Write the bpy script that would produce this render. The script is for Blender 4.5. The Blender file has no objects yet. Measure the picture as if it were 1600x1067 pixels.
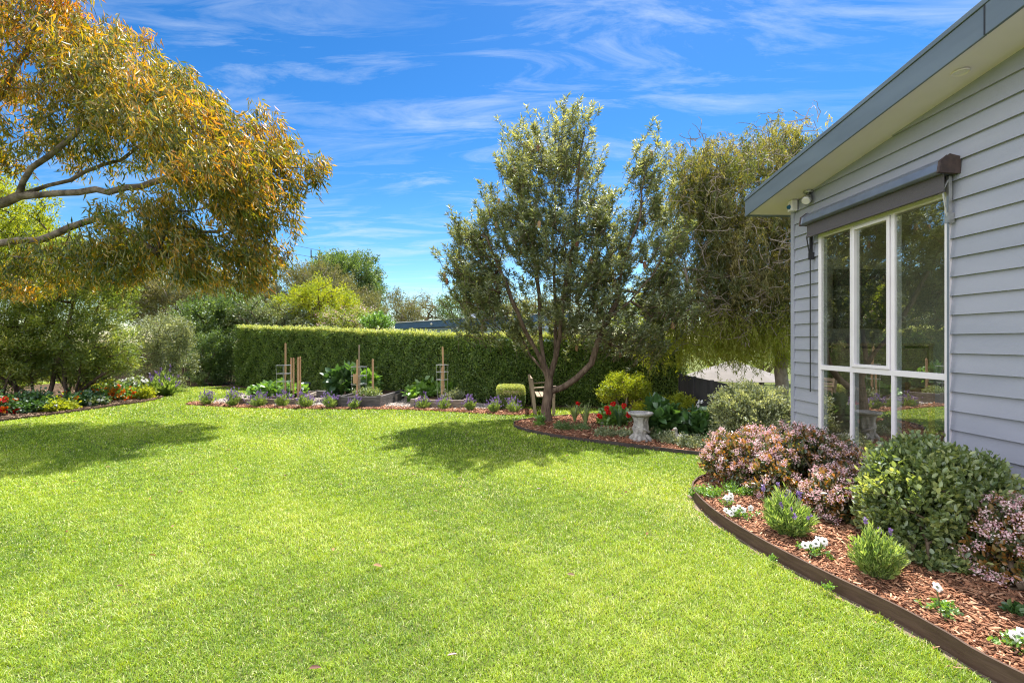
import bpy, math, random
import numpy as np
from mathutils import Vector, Matrix
random.seed(7)
R = np.random.default_rng(11)
rad = math.radians
F = 755.0; H = 1.6; CX = 800.0; CY = 533.5
sc = bpy.context.scene
COL = sc.collection

def G(px, py):
    y = F*H/(py-CY); return ((px-CX)/F*y, y)
def P(px, py, Y):
    return ((px-CX)/F*Y, Y, H+(CY-py)/F*Y)

# ------------------------------------------------------------------ objects
def tag(o, label=None, cat=None, group=None, kind=None):
    if label: o['label'] = label
    if cat: o['category'] = cat
    if group: o['group'] = group
    if kind: o['kind'] = kind
    return o
def thing(name, label, cat, loc=(0, 0, 0), rotz=0, group=None):
    o = bpy.data.objects.new(name, None); COL.objects.link(o)
    o.empty_display_size = .1
    o.location = loc; o.rotation_euler = (0, 0, rotz)
    return tag(o, label, cat, group)
def link(name, me, mat=None, parent=None):
    o = bpy.data.objects.new(name, me); COL.objects.link(o)
    if mat is not None: me.materials.append(mat)
    if parent is not None: o.parent = parent
    return o
def npmesh(name, V, Fc, mat, parent=None, rnd=None, smooth=False):
    """uniform polygon mesh from arrays"""
    V = np.asarray(V, dtype=np.float32); Fc = np.asarray(Fc, dtype=np.int32)
    me = bpy.data.meshes.new(name)
    n, k = Fc.shape
    me.vertices.add(len(V)); me.vertices.foreach_set('co', V.ravel())
    me.loops.add(n*k); me.loops.foreach_set('vertex_index', Fc.ravel())
    me.polygons.add(n)
    me.polygons.foreach_set('loop_start', np.arange(0, n*k, k, dtype=np.int32))
    if smooth: me.polygons.foreach_set('use_smooth', np.ones(n, dtype=bool))
    if rnd is not None:
        a = me.attributes.new('rnd', 'FLOAT', 'POINT')
        a.data.foreach_set('value', np.asarray(rnd, dtype=np.float32))
    me.update(calc_edges=True); me.validate()
    return link(name, me, mat, parent)

class MB:
    def __init__(s): s.v = []; s.f = []
    def add(s, v, f):
        b = len(s.v); s.v += [tuple(p) for p in v]; s.f += [tuple(i+b for i in q) for q in f]
    def box(s, x0, x1, y0, y1, z0, z1, rot=0, piv=None):
        v = [(x, y, z) for z in (z0, z1) for y in (y0, y1) for x in (x0, x1)]
        if rot:
            px, py = piv if piv else ((x0+x1)/2, (y0+y1)/2)
            c, n = math.cos(rot), math.sin(rot)
            v = [(px+(a-px)*c-(b-py)*n, py+(a-px)*n+(b-py)*c, z) for a, b, z in v]
        s.add(v, [(0, 2, 3, 1), (4, 5, 7, 6), (0, 1, 5, 4), (2, 6, 7, 3), (0, 4, 6, 2), (1, 3, 7, 5)])
        return s
    def beam(s, a, b, w, h, up=(0, 0, 1)):
        a = Vector(a); b = Vector(b); d = (b-a).normalized(); u = Vector(up)
        l = d.cross(u)
        if l.length < 1e-4: l = Vector((1, 0, 0))
        l.normalize(); u = l.cross(d).normalized()
        v = []
        for p in (a, b):
            for (i, j) in ((-1, -1), (1, -1), (1, 1), (-1, 1)): v.append(p+l*(i*w/2)+u*(j*h/2))
        s.add(v, [(0, 1, 2, 3), (7, 6, 5, 4), (0, 4, 5, 1), (1, 5, 6, 2), (2, 6, 7, 3), (3, 7, 4, 0)])
        return s
    def tube(s, pts, rs, n=8, cap=True):
        pts = [Vector(p) for p in pts]
        if not hasattr(rs, '__len__'): rs = [rs]*len(pts)
        b = len(s.v); fr = None
        for i, p in enumerate(pts):
            t = (pts[min(i+1, len(pts)-1)]-pts[max(i-1, 0)])
            if t.length < 1e-7: t = Vector((0, 0, 1))
            t.normalize()
            if fr is None:
                fr = t.cross(Vector((.3, 1, .2))).normalized()
            else:
                fr = fr-t*fr.dot(t)
                if fr.length < 1e-5: fr = t.cross(Vector((.3, 1, .2)))
                fr.normalize()
            g = t.cross(fr)
            for k in range(n):
                a = 2*math.pi*k/n
                s.v.append(tuple(p+(fr*math.cos(a)+g*math.sin(a))*rs[i]))
        for i in range(len(pts)-1):
            for k in range(n):
                a = b+i*n+k; c = b+i*n+(k+1) % n
                s.f.append((a, c, c+n, a+n))
        if cap:
            s.f.append(tuple(b+k for k in range(n))[::-1]); e = b+(len(pts)-1)*n
            s.f.append(tuple(e+k for k in range(n)))
        return s
    def lathe(s, prof, n=24, c=(0, 0, 0), mod=None):
        b = len(s.v)
        for (r, z) in prof:
            for k in range(n):
                a = 2*math.pi*k/n; rr = r*(mod(a, z) if mod else 1)
                s.v.append((c[0]+rr*math.cos(a), c[1]+rr*math.sin(a), c[2]+z))
        for i in range(len(prof)-1):
            for k in range(n):
                a = b+i*n+k; d = b+i*n+(k+1) % n
                s.f.append((a, d, d+n, a+n))
        s.f.append(tuple(b+k for k in range(n))[::-1])
        e = b+(len(prof)-1)*n; s.f.append(tuple(e+k for k in range(n)))
        return s
    def prism(s, poly, z0, z1):
        n = len(poly); s.add([(x, y, z0) for x, y in poly]+[(x, y, z1) for x, y in poly],
              [tuple(range(n))[::-1], tuple(range(n, 2*n))]+[(i, (i+1) % n, (i+1) % n+n, i+n) for i in range(n)])
        return s
    def build(s, name, mat, parent=None, smooth=False, bevel=0):
        me = bpy.data.meshes.new(name); me.from_pydata(s.v, [], s.f); me.update()
        if smooth: me.polygons.foreach_set('use_smooth', [True]*len(me.polygons))
        o = link(name, me, mat, parent)
        if bevel:
            m = o.modifiers.new('bevel', 'BEVEL'); m.width = bevel; m.segments = 2; m.limit_method = 'ANGLE'; m.angle_limit = rad(40)
        return o

# ---------------------------------------------------------------- materials
def nt(name):
    m = bpy.data.materials.new(name); m.use_nodes = True
    t = m.node_tree; t.nodes.clear(); return m, t
def node(t, typ, **kw):
    n = t.nodes.new(typ)
    for k, v in kw.items(): setattr(n, k, v)
    return n
def ramp(t, cols, fac):
    r = node(t, 'ShaderNodeValToRGB'); e = r.color_ramp.elements
    n = len(cols)
    for i, c in enumerate(cols):
        pos = c[3] if len(c) > 3 else i/(n-1)
        if i == 0: e[0].position = pos; q = e[0]
        elif i == n-1 and n > 1: e[-1].position = pos; q = e[-1]
        else: q = e.new(pos)
        q.color = (c[0], c[1], c[2], 1)
    t.links.new(fac, r.inputs[0]); return r.outputs[0]
def leaf_mat(name, cols, tr=.45, tint=(1.35, 1.25, .55), gloss=.06, rough=.45):
    m, t = nt(name)
    at = node(t, 'ShaderNodeAttribute', attribute_name='rnd')
    c = ramp(t, cols, at.outputs['Fac'])
    d = node(t, 'ShaderNodeBsdfDiffuse'); t.links.new(c, d.inputs[0])
    mu = node(t, 'ShaderNodeMix', data_type='RGBA', blend_type='MULTIPLY'); mu.inputs[0].default_value = 1
    t.links.new(c, mu.inputs[6]); mu.inputs[7].default_value = (*tint, 1)
    tl = node(t, 'ShaderNodeBsdfTranslucent'); t.links.new(mu.outputs[2], tl.inputs[0])
    mx = node(t, 'ShaderNodeMixShader'); mx.inputs[0].default_value = tr
    t.links.new(d.outputs[0], mx.inputs[1]); t.links.new(tl.outputs[0], mx.inputs[2])
    g = node(t, 'ShaderNodeBsdfGlossy'); g.inputs['Roughness'].default_value = rough
    g.inputs[0].default_value = (.9, .95, 1, 1)
    m2 = node(t, 'ShaderNodeMixShader'); m2.inputs[0].default_value = gloss
    t.links.new(mx.outputs[0], m2.inputs[1]); t.links.new(g.outputs[0], m2.inputs[2])
    o = node(t, 'ShaderNodeOutputMaterial'); t.links.new(m2.outputs[0], o.inputs[0])
    return m
def pbr(name, c1, c2=None, rough=.6, scale=8, bump=0, metal=0, stretch=(1, 1, 1), detail=6, spec=.4, bscale=None, contrast=(.35, .65), c3=None):
    m, t = nt(name)
    b = node(t, 'ShaderNodeBsdfPrincipled'); b.inputs['Roughness'].default_value = rough
    b.inputs['Metallic'].default_value = metal; b.inputs['Specular IOR Level'].default_value = spec
    tc = node(t, 'ShaderNodeTexCoord'); mp = node(t, 'ShaderNodeMapping'); mp.inputs[3].default_value = stretch
    t.links.new(tc.outputs['Object'], mp.inputs[0])
    nz = node(t, 'ShaderNodeTexNoise'); nz.inputs['Scale'].default_value = scale; nz.inputs['Detail'].default_value = detail
    t.links.new(mp.outputs[0], nz.inputs[0])
    if c2 is None: c2 = tuple(x*.82 for x in c1)
    cols = [(*c1, contrast[0]), (*c2, contrast[1])]
    if c3: cols = [(*c1, contrast[0]), (*c2, .5*(contrast[0]+contrast[1])), (*c3, contrast[1])]
    t.links.new(ramp(t, cols, nz.outputs[0]), b.inputs[0])
    if bump:
        n2 = nz
        if bscale:
            n2 = node(t, 'ShaderNodeTexNoise'); n2.inputs['Scale'].default_value = bscale; n2.inputs['Detail'].default_value = 5
            t.links.new(mp.outputs[0], n2.inputs[0])
        bp = node(t, 'ShaderNodeBump'); bp.inputs['Strength'].default_value = bump; bp.inputs['Distance'].default_value = .02
        t.links.new(n2.outputs[0], bp.inputs['Height']); t.links.new(bp.outputs[0], b.inputs['Normal'])
    o = node(t, 'ShaderNodeOutputMaterial'); t.links.new(b.outputs[0], o.inputs[0])
    return m
def attr_mat(name, cols, rough=.9, spec=.2):
    m, t = nt(name)
    at = node(t, 'ShaderNodeAttribute', attribute_name='rnd')
    b = node(t, 'ShaderNodeBsdfPrincipled'); b.inputs['Roughness'].default_value = rough; b.inputs['Specular IOR Level'].default_value = spec
    t.links.new(ramp(t, cols, at.outputs['Fac']), b.inputs[0])
    o = node(t, 'ShaderNodeOutputMaterial'); t.links.new(b.outputs[0], o.inputs[0]); return m

M = {}
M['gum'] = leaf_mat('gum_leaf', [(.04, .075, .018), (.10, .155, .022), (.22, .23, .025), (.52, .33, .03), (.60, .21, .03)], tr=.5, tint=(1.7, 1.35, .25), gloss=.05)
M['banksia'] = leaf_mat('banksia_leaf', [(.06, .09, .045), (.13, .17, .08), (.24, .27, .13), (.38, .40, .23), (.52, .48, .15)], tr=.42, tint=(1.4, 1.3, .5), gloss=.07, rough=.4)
M['weep'] = leaf_mat('weeping_leaf', [(.075, .09, .035), (.12, .14, .05), (.19, .20, .06), (.30, .26, .13), (.46, .38, .14, .82), (.28, .34, .03, 1)], tr=.5, tint=(1.6, 1.6, .3), gloss=.03)
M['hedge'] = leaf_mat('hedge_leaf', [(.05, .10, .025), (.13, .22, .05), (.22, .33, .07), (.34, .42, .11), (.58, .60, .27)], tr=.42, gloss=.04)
M['silver'] = leaf_mat('silver_leaf', [(.12, .16, .08), (.19, .23, .12), (.28, .32, .19), (.52, .55, .34)], tr=.42, gloss=.045)
M['laurel'] = leaf_mat('laurel_leaf', [(.055, .11, .03), (.10, .175, .045), (.16, .24, .07), (.25, .32, .11)], tr=.38, gloss=.045)
M['olive'] = leaf_mat('olive_leaf', [(.09, .11, .045), (.14, .15, .06), (.19, .19, .08), (.25, .22, .11)], tr=.38, gloss=.03)
M['lime'] = leaf_mat('lime_leaf', [(.16, .23, .02), (.26, .33, .025), (.38, .42, .03), (.48, .48, .05)], tr=.48, gloss=.03)
M['bush'] = leaf_mat('bush_leaf', [(.08, .13, .03), (.15, .22, .04), (.23, .31, .05), (.34, .38, .08), (.52, .48, .22)], tr=.48, gloss=.05)
M['veg'] = leaf_mat('vegetable_leaf', [(.10, .22, .03), (.16, .32, .04), (.26, .42, .06)], tr=.42, gloss=.08)
M['bigleaf'] = leaf_mat('broad_leaf', [(.035, .095, .025), (.06, .14, .035), (.10, .2, .05)], tr=.4, gloss=.06)
M['grey'] = leaf_mat('grey_green_leaf', [(.14, .2, .07), (.22, .29, .10), (.32, .40, .15)], tr=.35, gloss=.06)
M['lavleaf'] = leaf_mat('lavender_leaf', [(.17, .29, .07), (.30, .44, .12), (.48, .58, .22)], tr=.42, gloss=.04)
M['purple'] = leaf_mat('lavender_flower', [(.16, .09, .30), (.26, .16, .42), (.42, .32, .55)], tr=.25, tint=(1.2, 1, 1.2))
M['pinkf'] = leaf_mat('pink_blossom', [(.64, .35, .40), (.80, .54, .57), (.91, .77, .76)], tr=.25, tint=(1, .9, .9), gloss=.02)
M['rhaph'] = leaf_mat('rusty_leaf', [(.04, .075, .02), (.07, .11, .025), (.13, .14, .025), (.30, .15, .025), (.50, .20, .03)], tr=.4, gloss=.12)
M['feijoa'] = leaf_mat('feijoa_leaf', [(.07, .12, .045), (.14, .20, .075), (.24, .31, .12), (.46, .50, .20)], tr=.42, tint=(1.6, 1.5, .5), gloss=.07, rough=.4)
M['varie'] = leaf_mat('variegated_leaf', [(.08, .13, .05), (.15, .2, .08), (.34, .38, .2), (.55, .56, .34)], tr=.35, gloss=.08)
M['white'] = leaf_mat('white_petal', [(.7, .7, .68), (.82, .82, .8), (.9, .9, .88)], tr=.3, tint=(1, 1, 1), gloss=.02)
M['red'] = leaf_mat('red_petal', [(.5, .01, .01), (.7, .02, .015), (.8, .05, .04)], tr=.3, tint=(1.2, .8, .8), gloss=.02)
M['orange'] = leaf_mat('orange_petal', [(.75, .10, .01), (.85, .2, .02), (.9, .42, .03)], tr=.3, tint=(1.1, 1, .8), gloss=.02)
M['grass'] = leaf_mat('grass_blade', [(.08, .165, .008), (.19, .325, .014), (.325, .455, .025), (.46, .55, .08), (.74, .72, .42)], tr=.38, tint=(1.25, 1.15, .25), gloss=.03, rough=.5)
M['chip'] = attr_mat('bark_chips', [(.05, .025, .018), (.19, .09, .052), (.36, .17, .095), (.60, .38, .25)])
M['litter'] = attr_mat('litter_chips', [(.03, .02, .014), (.09, .055, .035), (.17, .11, .07), (.30, .22, .15)])
M['mulch'] = pbr('mulch_ground', (.16, .06, .035), (.28, .12, .07), .95, 60, .6, spec=.1)
M['dirt'] = pbr('bare_soil', (.13, .095, .065), (.22, .17, .12), .95, 40, .5, spec=.1)
M['darksoil'] = pbr('dark_soil', (.05, .034, .022), (.10, .068, .042), .95, 30, .6, spec=.1)
M['lawnbase'] = pbr('lawn_thatch', (.075, .095, .025), (.13, .145, .045), .95, 25, .4, spec=.1)
M['gravel'] = pbr('gravel', (.38, .33, .29), (.55, .49, .44), .95, 90, .6, spec=.1, c3=(.28, .25, .23))
M['stone'] = attr_mat('pebbles', [(.25, .22, .2), (.42, .37, .33), (.58, .52, .47)])
M['bark'] = pbr('bark_brown', (.075, .05, .036), (.19, .135, .10), .95, 14, 1.6, stretch=(1, 1, .3), spec=.15, bscale=35)
M['gumbark'] = pbr('bark_gum', (.08, .063, .048), (.25, .205, .16), .85, 6, 1, stretch=(1, 1, 1), spec=.2, bscale=25)
M['twig'] = pbr('twig_bark', (.09, .065, .045), (.16, .12, .085), .9, 12, .5, spec=.1)
M['hedgecore'] = pbr('hedge_dark_core', (.05, .06, .025), (.03, .03, .018), .95, 30, .5, spec=.05)
M['paletwig'] = pbr('pale_dead_twig', (.26, .21, .17), (.40, .34, .28), .9, 12, .4, spec=.1)
M['edge'] = pbr('edging_board', (.07, .042, .03), (.10, .062, .045), .75, 6, .3, stretch=(1, 1, 6), spec=.25)
M['blackedge'] = pbr('black_edging', (.03, .025, .022), (.06, .045, .04), .8, 12, .2)
M['clad'] = pbr('weatherboard_paint', (.355, .365, .44), (.305, .32, .39), .55, 1.6, .15, stretch=(1, .8, 3), bscale=60, spec=.35, contrast=(.3, .7))
M['soffit'] = pbr('soffit_paint', (.88, .80, .90), (.85, .77, .87), .7, 3, .03)
M['fascia'] = pbr('fascia_paint', (.15, .185, .23), (.125, .155, .195), .4, 2, .05, stretch=(1, .5, 3))
M['roof'] = pbr('roof_steel', (.2, .22, .25), (.15, .17, .19), .4, 6)
M['whiteframe'] = pbr('white_aluminium', (.83, .79, .84), (.78, .74, .79), .35, 4)
M['awnmetal'] = pbr('awning_metal', (.20, .23, .30), (.16, .18, .24), .3, 5, metal=.3)
M['awncap'] = pbr('awning_end', (.05, .035, .035), (.09, .06, .055), .5, 20)
M['fabric'] = pbr('awning_fabric', (.105, .095, .105), (.085, .078, .088), .9, 150, .2)
M['black'] = pbr('black_paint', (.03, .03, .032), (.02, .02, .022), .5, 10)
M['steel'] = pbr('galvanised_steel', (.5, .5, .5), (.4, .4, .4), .35, 20, metal=.7)
M['intwall'] = pbr('plaster_wall', (.42, .39, .35), (.38, .35, .32), .8, 2)
M['intfloor'] = pbr('floor_boards', (.34, .24, .16), (.25, .17, .11), .4, 5, stretch=(1, 8, 1))
M['wood'] = pbr('oak_planks', (.42, .31, .21), (.30, .215, .14), .6, 4, .2, stretch=(1, 1.2, 14))
M['sleeper'] = pbr('weathered_sleeper', (.30, .255, .21), (.17, .145, .125), .9, 7, .5, stretch=(1, 1, 5))
M['darksleeper'] = pbr('dark_sleeper', (.13, .12, .12), (.075, .07, .07), .9, 7, .5, stretch=(1, 1, 5))
M['stake'] = pbr('pine_stake', (.52, .33, .19), (.42, .25, .14), .8, 10, .2, stretch=(1, 1, .2))
M['bench'] = pbr('silvered_teak', (.36, .28, .20), (.24, .185, .135), .85, 9, .3, stretch=(1, 1, .3))
M['concrete'] = pbr('aged_concrete', (.42, .40, .38), (.23, .22, .21), .9, 14, .5, spec=.2, bscale=60)
M['canvas'] = pbr('pale_canvas', (.22, .20, .19), (.18, .165, .155), .9, 4)
M['fence'] = pbr('dark_fence_board', (.045, .042, .045), (.03, .028, .03), .7, 5, .2, stretch=(1, 1, .2))
M['bluefascia'] = pbr('blue_fascia', (.05, .11, .20), (.04, .09, .17), .5, 3)
M['bluewall'] = pbr('pale_blue_wall', (.42, .50, .60), (.38, .46, .56), .6, 3, stretch=(8, 8, .3))
M['rock'] = pbr('grey_rock', (.33, .31, .29), (.2, .19, .18), .9, 10, .7)
M['drybrown'] = leaf_mat('dry_leaf', [(.12, .035, .015), (.20, .08, .03), (.34, .2, .09)], tr=.15, gloss=.06)
M['bluelens'] = pbr('blue_lens', (.03, .16, .3), (.02, .1, .22), .15, 5)
M['terracotta'] = pbr('terracotta', (.35, .16, .1), (.28, .12, .08), .85, 12, .2)

def glass_mat():
    m, t = nt('window_glass')
    tr = node(t, 'ShaderNodeBsdfTransparent'); tr.inputs[0].default_value = (.84, .87, .85, 1)
    g = node(t, 'ShaderNodeBsdfGlossy'); g.inputs['Roughness'].default_value = 0.0; g.inputs[0].default_value = (1, 1, 1, 1)
    fr = node(t, 'ShaderNodeFresnel'); fr.inputs[0].default_value = 4.6
    tc = node(t, 'ShaderNodeTexCoord')
    nz = node(t, 'ShaderNodeTexNoise'); nz.inputs['Scale'].default_value = 1.6; nz.inputs['Detail'].default_value = 1
    t.links.new(tc.outputs['Object'], nz.inputs[0])
    bp = node(t, 'ShaderNodeBump'); bp.inputs['Strength'].default_value = .05; bp.inputs['Distance'].default_value = .02
    t.links.new(nz.outputs[0], bp.inputs['Height']); t.links.new(bp.outputs[0], g.inputs['Normal'])
    geo = node(t, 'ShaderNodeNewGeometry'); mu = node(t, 'ShaderNodeMath', operation='MULTIPLY_ADD'); t.links.new(geo.outputs['Backfacing'], mu.inputs[0]); mu.inputs[1].default_value = -1; mu.inputs[2].default_value = 1
    m3 = node(t, 'ShaderNodeMath', operation='MULTIPLY'); t.links.new(fr.outputs[0], m3.inputs[0]); t.links.new(mu.outputs[0], m3.inputs[1])
    mx = node(t, 'ShaderNodeMixShader'); t.links.new(m3.outputs[0], mx.inputs[0])
    t.links.new(tr.outputs[0], mx.inputs[1]); t.links.new(g.outputs[0], mx.inputs[2])
    o = node(t, 'ShaderNodeOutputMaterial'); t.links.new(mx.outputs[0], o.inputs[0]); return m
M['glass'] = glass_mat()

# ------------------------------------------------------------------ foliage
def unit(v): return v/np.maximum(np.linalg.norm(v, axis=-1, keepdims=True), 1e-9)
def rdir(n): return unit(R.normal(size=(n, 3)))
def leaf_geo(Pt, A, N, L, W, hexa=False, fold=.25, bend=.1):
    """folded leaves: base, sides, tip"""
    n = len(Pt); A = unit(A); S = unit(np.cross(N, A)); N = np.cross(A, S)
    L = np.broadcast_to(np.asarray(L, float), (n,))[:, None]; W = np.broadcast_to(np.asarray(W, float), (n,))[:, None]
    up = N*W*fold*.5
    if not hexa:
        V = np.stack([Pt, Pt+A*L*.45+S*W/2+up, Pt+A*L-N*L*bend, Pt+A*L*.45-S*W/2+up], 1)
        b = np.arange(n)[:, None]*4
        Fc = np.concatenate([b+np.array([[0, 1, 2]]), b+np.array([[0, 2, 3]])], 0); k = 4
    else:
        m1 = .3; m2 = .7
        V = np.stack([Pt, Pt+A*L*m1+S*W*.48+up-N*L*bend*.1, Pt+A*L*m2+S*W*.42+up-N*L*bend*.5, Pt+A*L-N*L*bend,
                      Pt+A*L*m2-S*W*.42+up-N*L*bend*.5, Pt+A*L*m1-S*W*.48+up-N*L*bend*.1], 1)
        b = np.arange(n)[:, None]*6
        Fc = np.concatenate([b+np.array([[0, 1, 2, 3]]), b+np.array([[0, 3, 4, 5]])], 0); k = 6
    return V.reshape(-1, 3), Fc, k
def leaves(name, Pt, A, N, L, W, mat, parent, rnd=None, hexa=False, fold=.25, bend=.1):
    V, Fc, k = leaf_geo(Pt, A, N, L, W, hexa, fold, bend)
    if rnd is None: rnd = R.random(len(Pt))
    return npmesh(name, V, Fc, mat, parent, np.repeat(np.clip(rnd, 0, 1), k))

def grow(limbs, targets, step=.3, jit=.04, grav=0):
    """limbs: list of polylines [(x,y,z)...] each (after the first) starting near an existing node."""
    pos = []; par = []
    def nearest(p):
        d = np.linalg.norm(np.array(pos)-np.array(p), axis=1); return int(d.argmin())
    for li, pl in enumerate(limbs):
        prev = -1 if li == 0 else nearest(pl[0])
        pts = pl if li == 0 else pl[1:]
        for p in pts:
            if prev >= 0:
                a = np.array(pos[prev]); b = np.array(p, float); d = np.linalg.norm(b-a); k = max(1, int(d/step))
                for j in range(1, k+1):
                    q = a+(b-a)*j/k
                    if j < k: q = q+R.normal(size=3)*jit*.5
                    pos.append(tuple(q)); par.append(prev); prev = len(pos)-1
            else:
                pos.append(tuple(p)); par.append(-1); prev = 0
    pos = [np.array(p, float) for p in pos]
    nl = len(pos)
    T = np.array(targets, float)
    base = np.array(pos)
    dmin = np.array([np.linalg.norm(base-t, axis=1).min() for t in T])
    buf = np.zeros((nl+len(T)*12, 3)); buf[:nl] = base; cnt = nl
    root = pos[0]; tips = []
    for i in np.argsort(dmin):
        t = T[i]
        dv = t-buf[:cnt]; d = np.linalg.norm(dv, axis=1)
        pen = d+.25*np.linalg.norm(buf[:cnt]-root, axis=1)*0+np.where(dv[:, 2] < 0, -dv[:, 2]*.5, 0)
        if nl > 3: pen[:2] += 1
        j = int(pen.argmin()); a = buf[j].copy(); dd = d[j]; k = min(10, max(1, int(dd/step)))
        pd = buf[j]-buf[par[j]] if par[j] >= 0 else np.array([0, 0, 1.])
        pd = pd/(np.linalg.norm(pd)+1e-9); prev = j
        for s in range(1, k+1):
            u = s/k; q = a+(t-a)*u+pd*dd*.25*u*(1-u)*1.5
            q[2] -= grav*u*(1-u)*dd
            if s < k: q = q+R.normal(size=3)*jit
            buf[cnt] = q; par.append(prev); prev = cnt; cnt += 1
        tips.append(prev)
    return buf[:cnt], par, tips, nl
def skeleton(name, pos, par, tips, mat, parent, rtip=.006, pw=.42, rmax=.2, flare=True):
    n = len(pos); c = np.zeros(n)
    for t in tips: c[t] += 1
    ch = [[] for _ in range(n)]
    for i in range(n-1, 0, -1):
        c[par[i]] += c[i] if c[i] > 0 else .3
        if c[i] == 0: c[i] = .3
    for i in range(1, n): ch[par[i]].append(i)
    r = rtip*np.maximum(c, .4)**pw; r = np.minimum(r, rmax)
    mb = MB(); stack = [(0, -1)]
    while stack:
        s, p = stack.pop()
        chain = [s]; q = s
        while ch[q]:
            k = max(ch[q], key=lambda x: r[x])
            for o in ch[q]:
                if o != k: stack.append((o, q))
            chain.append(k); q = k
        pts = [pos[i] for i in chain]; rs = [float(r[i]) for i in chain]
        if p >= 0: pts = [pos[p]]+pts; rs = [min(float(r[p]), rs[0]*1.25)]+rs
        elif flare: rs[0] *= 1.35
        m = max(rs); sides = 12 if m > .07 else (7 if m > .02 else 4)
        if len(pts) > 1: mb.tube(pts, rs, sides, cap=False)
    return mb.build(name, mat, parent, smooth=True), r

def blobs(n, ells, shell=.0, power=.45):
    """sample points in union of ellipsoids (cx,cy,cz,rx,ry,rz,weight)"""
    w = np.array([e[6] if len(e) > 6 else e[3]*e[5] for e in ells], float); w /= w.sum()
    k = R.choice(len(ells), n, p=w); E = np.array([e[:6] for e in ells], float)[k]
    d = rdir(n); r = shell+(1-shell)*R.random(n)**power
    return E[:, :3]+d*E[:, 3:6]*r[:, None]

def shrub(name, label, cat, loc, ells, mat, nclump=200, nleaf=50, spread=.08, L=.05, W=.02, up=.5, out=.7, rndj=.6, hexa=False,
          group=None, stems=3, stem_mat='twig', shell=.35, power=.5, lump=.18, flowers=None, rbias=0, zmin=.03, rtip=.004, step=.25, droop=0, tipbias=.0, stem_base=.12, fold=.25, flat=1.0, rmax=.08):
    t = thing(name, label, cat, loc, group=group)
    C = blobs(nclump, ells, shell, power)
    ce = np.average(np.array([e[:3] for e in ells]), axis=0, weights=[e[3]*e[5] for e in ells])
    C += R.normal(size=C.shape)*lump*np.array([e[3] for e in ells]).mean()*.5
    C[:, 2] = np.maximum(C[:, 2], zmin+.02)
    low = ce-np.array([0, 0, .3*max(e[5] for e in ells)])
    outd = unit(C-low)
    n = nclump*nleaf
    idx = np.repeat(np.arange(nclump), nleaf)
    tw = outd*.6+np.array([0, 0, up*.6-droop]); tw = unit(tw)
    s = R.random(n)
    Pt = C[idx]+tw[idx]*((s-.5)*spread*2.2)[:, None]+R.normal(size=(n, 3))*spread*.55*np.array([1, 1, flat])
    Pt[:, 2] = np.maximum(Pt[:, 2], zmin)
    A = outd[idx]*out+np.array([0, 0, up-droop])+R.normal(size=(n, 3))*rndj
    N = outd[idx]*.5+np.array([0, 0, .8])+R.normal(size=(n, 3))*.7
    cl = R.random(nclump)
    rnd = .5*cl[idx]+.5*R.random(n)+rbias+tipbias*(s-.5)
    leaves('foliage', Pt, A, N, L*R.uniform(.7, 1.25, n), W*R.uniform(.8, 1.2, n), M[mat], t, rnd, hexa, fold)
    if stems:
        roots = [(R.normal()*stem_base*.4, R.normal()*stem_base*.4, -.02) for _ in range(stems)]
        k = max(20, min(nclump, 260)); T = C[R.choice(nclump, k, replace=False)]-outd[:1]*0
        T = ce*[1, 1, 0]*0+T
        limbs = [[(0, 0, -.05), (0, 0, .03)]]
        for q in range(stems):
            e = ells[q % len(ells)]
            limbs.append([(0, 0, 0), (roots[q][0], roots[q][1], .06), tuple(np.array(e[:3])*[.7, .7, .8]+R.normal(size=3)*[e[3]*.25, e[4]*.25, 0])])
        pos, par, tips, nl = grow(limbs, T, step=step, jit=.02)
        skeleton('stem', pos, par, tips, M[stem_mat], t, rtip=rtip, pw=.45, rmax=rmax, flare=False)
    if flowers:
        fn, fmat, nf, npet, fs, pl = flowers   # name, material, clusters, petals per cluster, spread, petal length
        ci = R.choice(nclump, min(nf, nclump), replace=nf > nclump)
        B = C[ci]+outd[ci]*spread*1.45+[0, 0, spread*.3]
        keep = R.random(len(B)) < .5+.5*np.clip(outd[ci][:, 2]+.4, 0, 1); B = B[keep]; od = outd[ci][keep]
        i2 = np.repeat(np.arange(len(B)), npet)
        Pf = B[i2]+R.normal(size=(len(i2), 3))*fs; d = unit(od[i2]*.6+R.normal(size=(len(i2), 3))*.8+[0, 0, .3])
        Pf[:, 2] = np.maximum(Pf[:, 2], .03)
        o = leaves(fn, Pf, d, unit(od[i2]+R.normal(size=(len(i2), 3))*.5), pl, pl*.75, M[fmat], t); o['kind'] = 'stuff'
    return t, C, outd

def E(px, py, Y, rpx, rpz, ry, base, w=None):
    """ellipsoid from photo measure at depth Y relative to base point"""
    p = P(px, py, Y); s = Y/F
    e = [p[0]-base[0], p[1]-base[1], p[2]-base[2], rpx*s, ry, rpz*s]
    if w is not None: e.append(w)
    return tuple(e)

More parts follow.
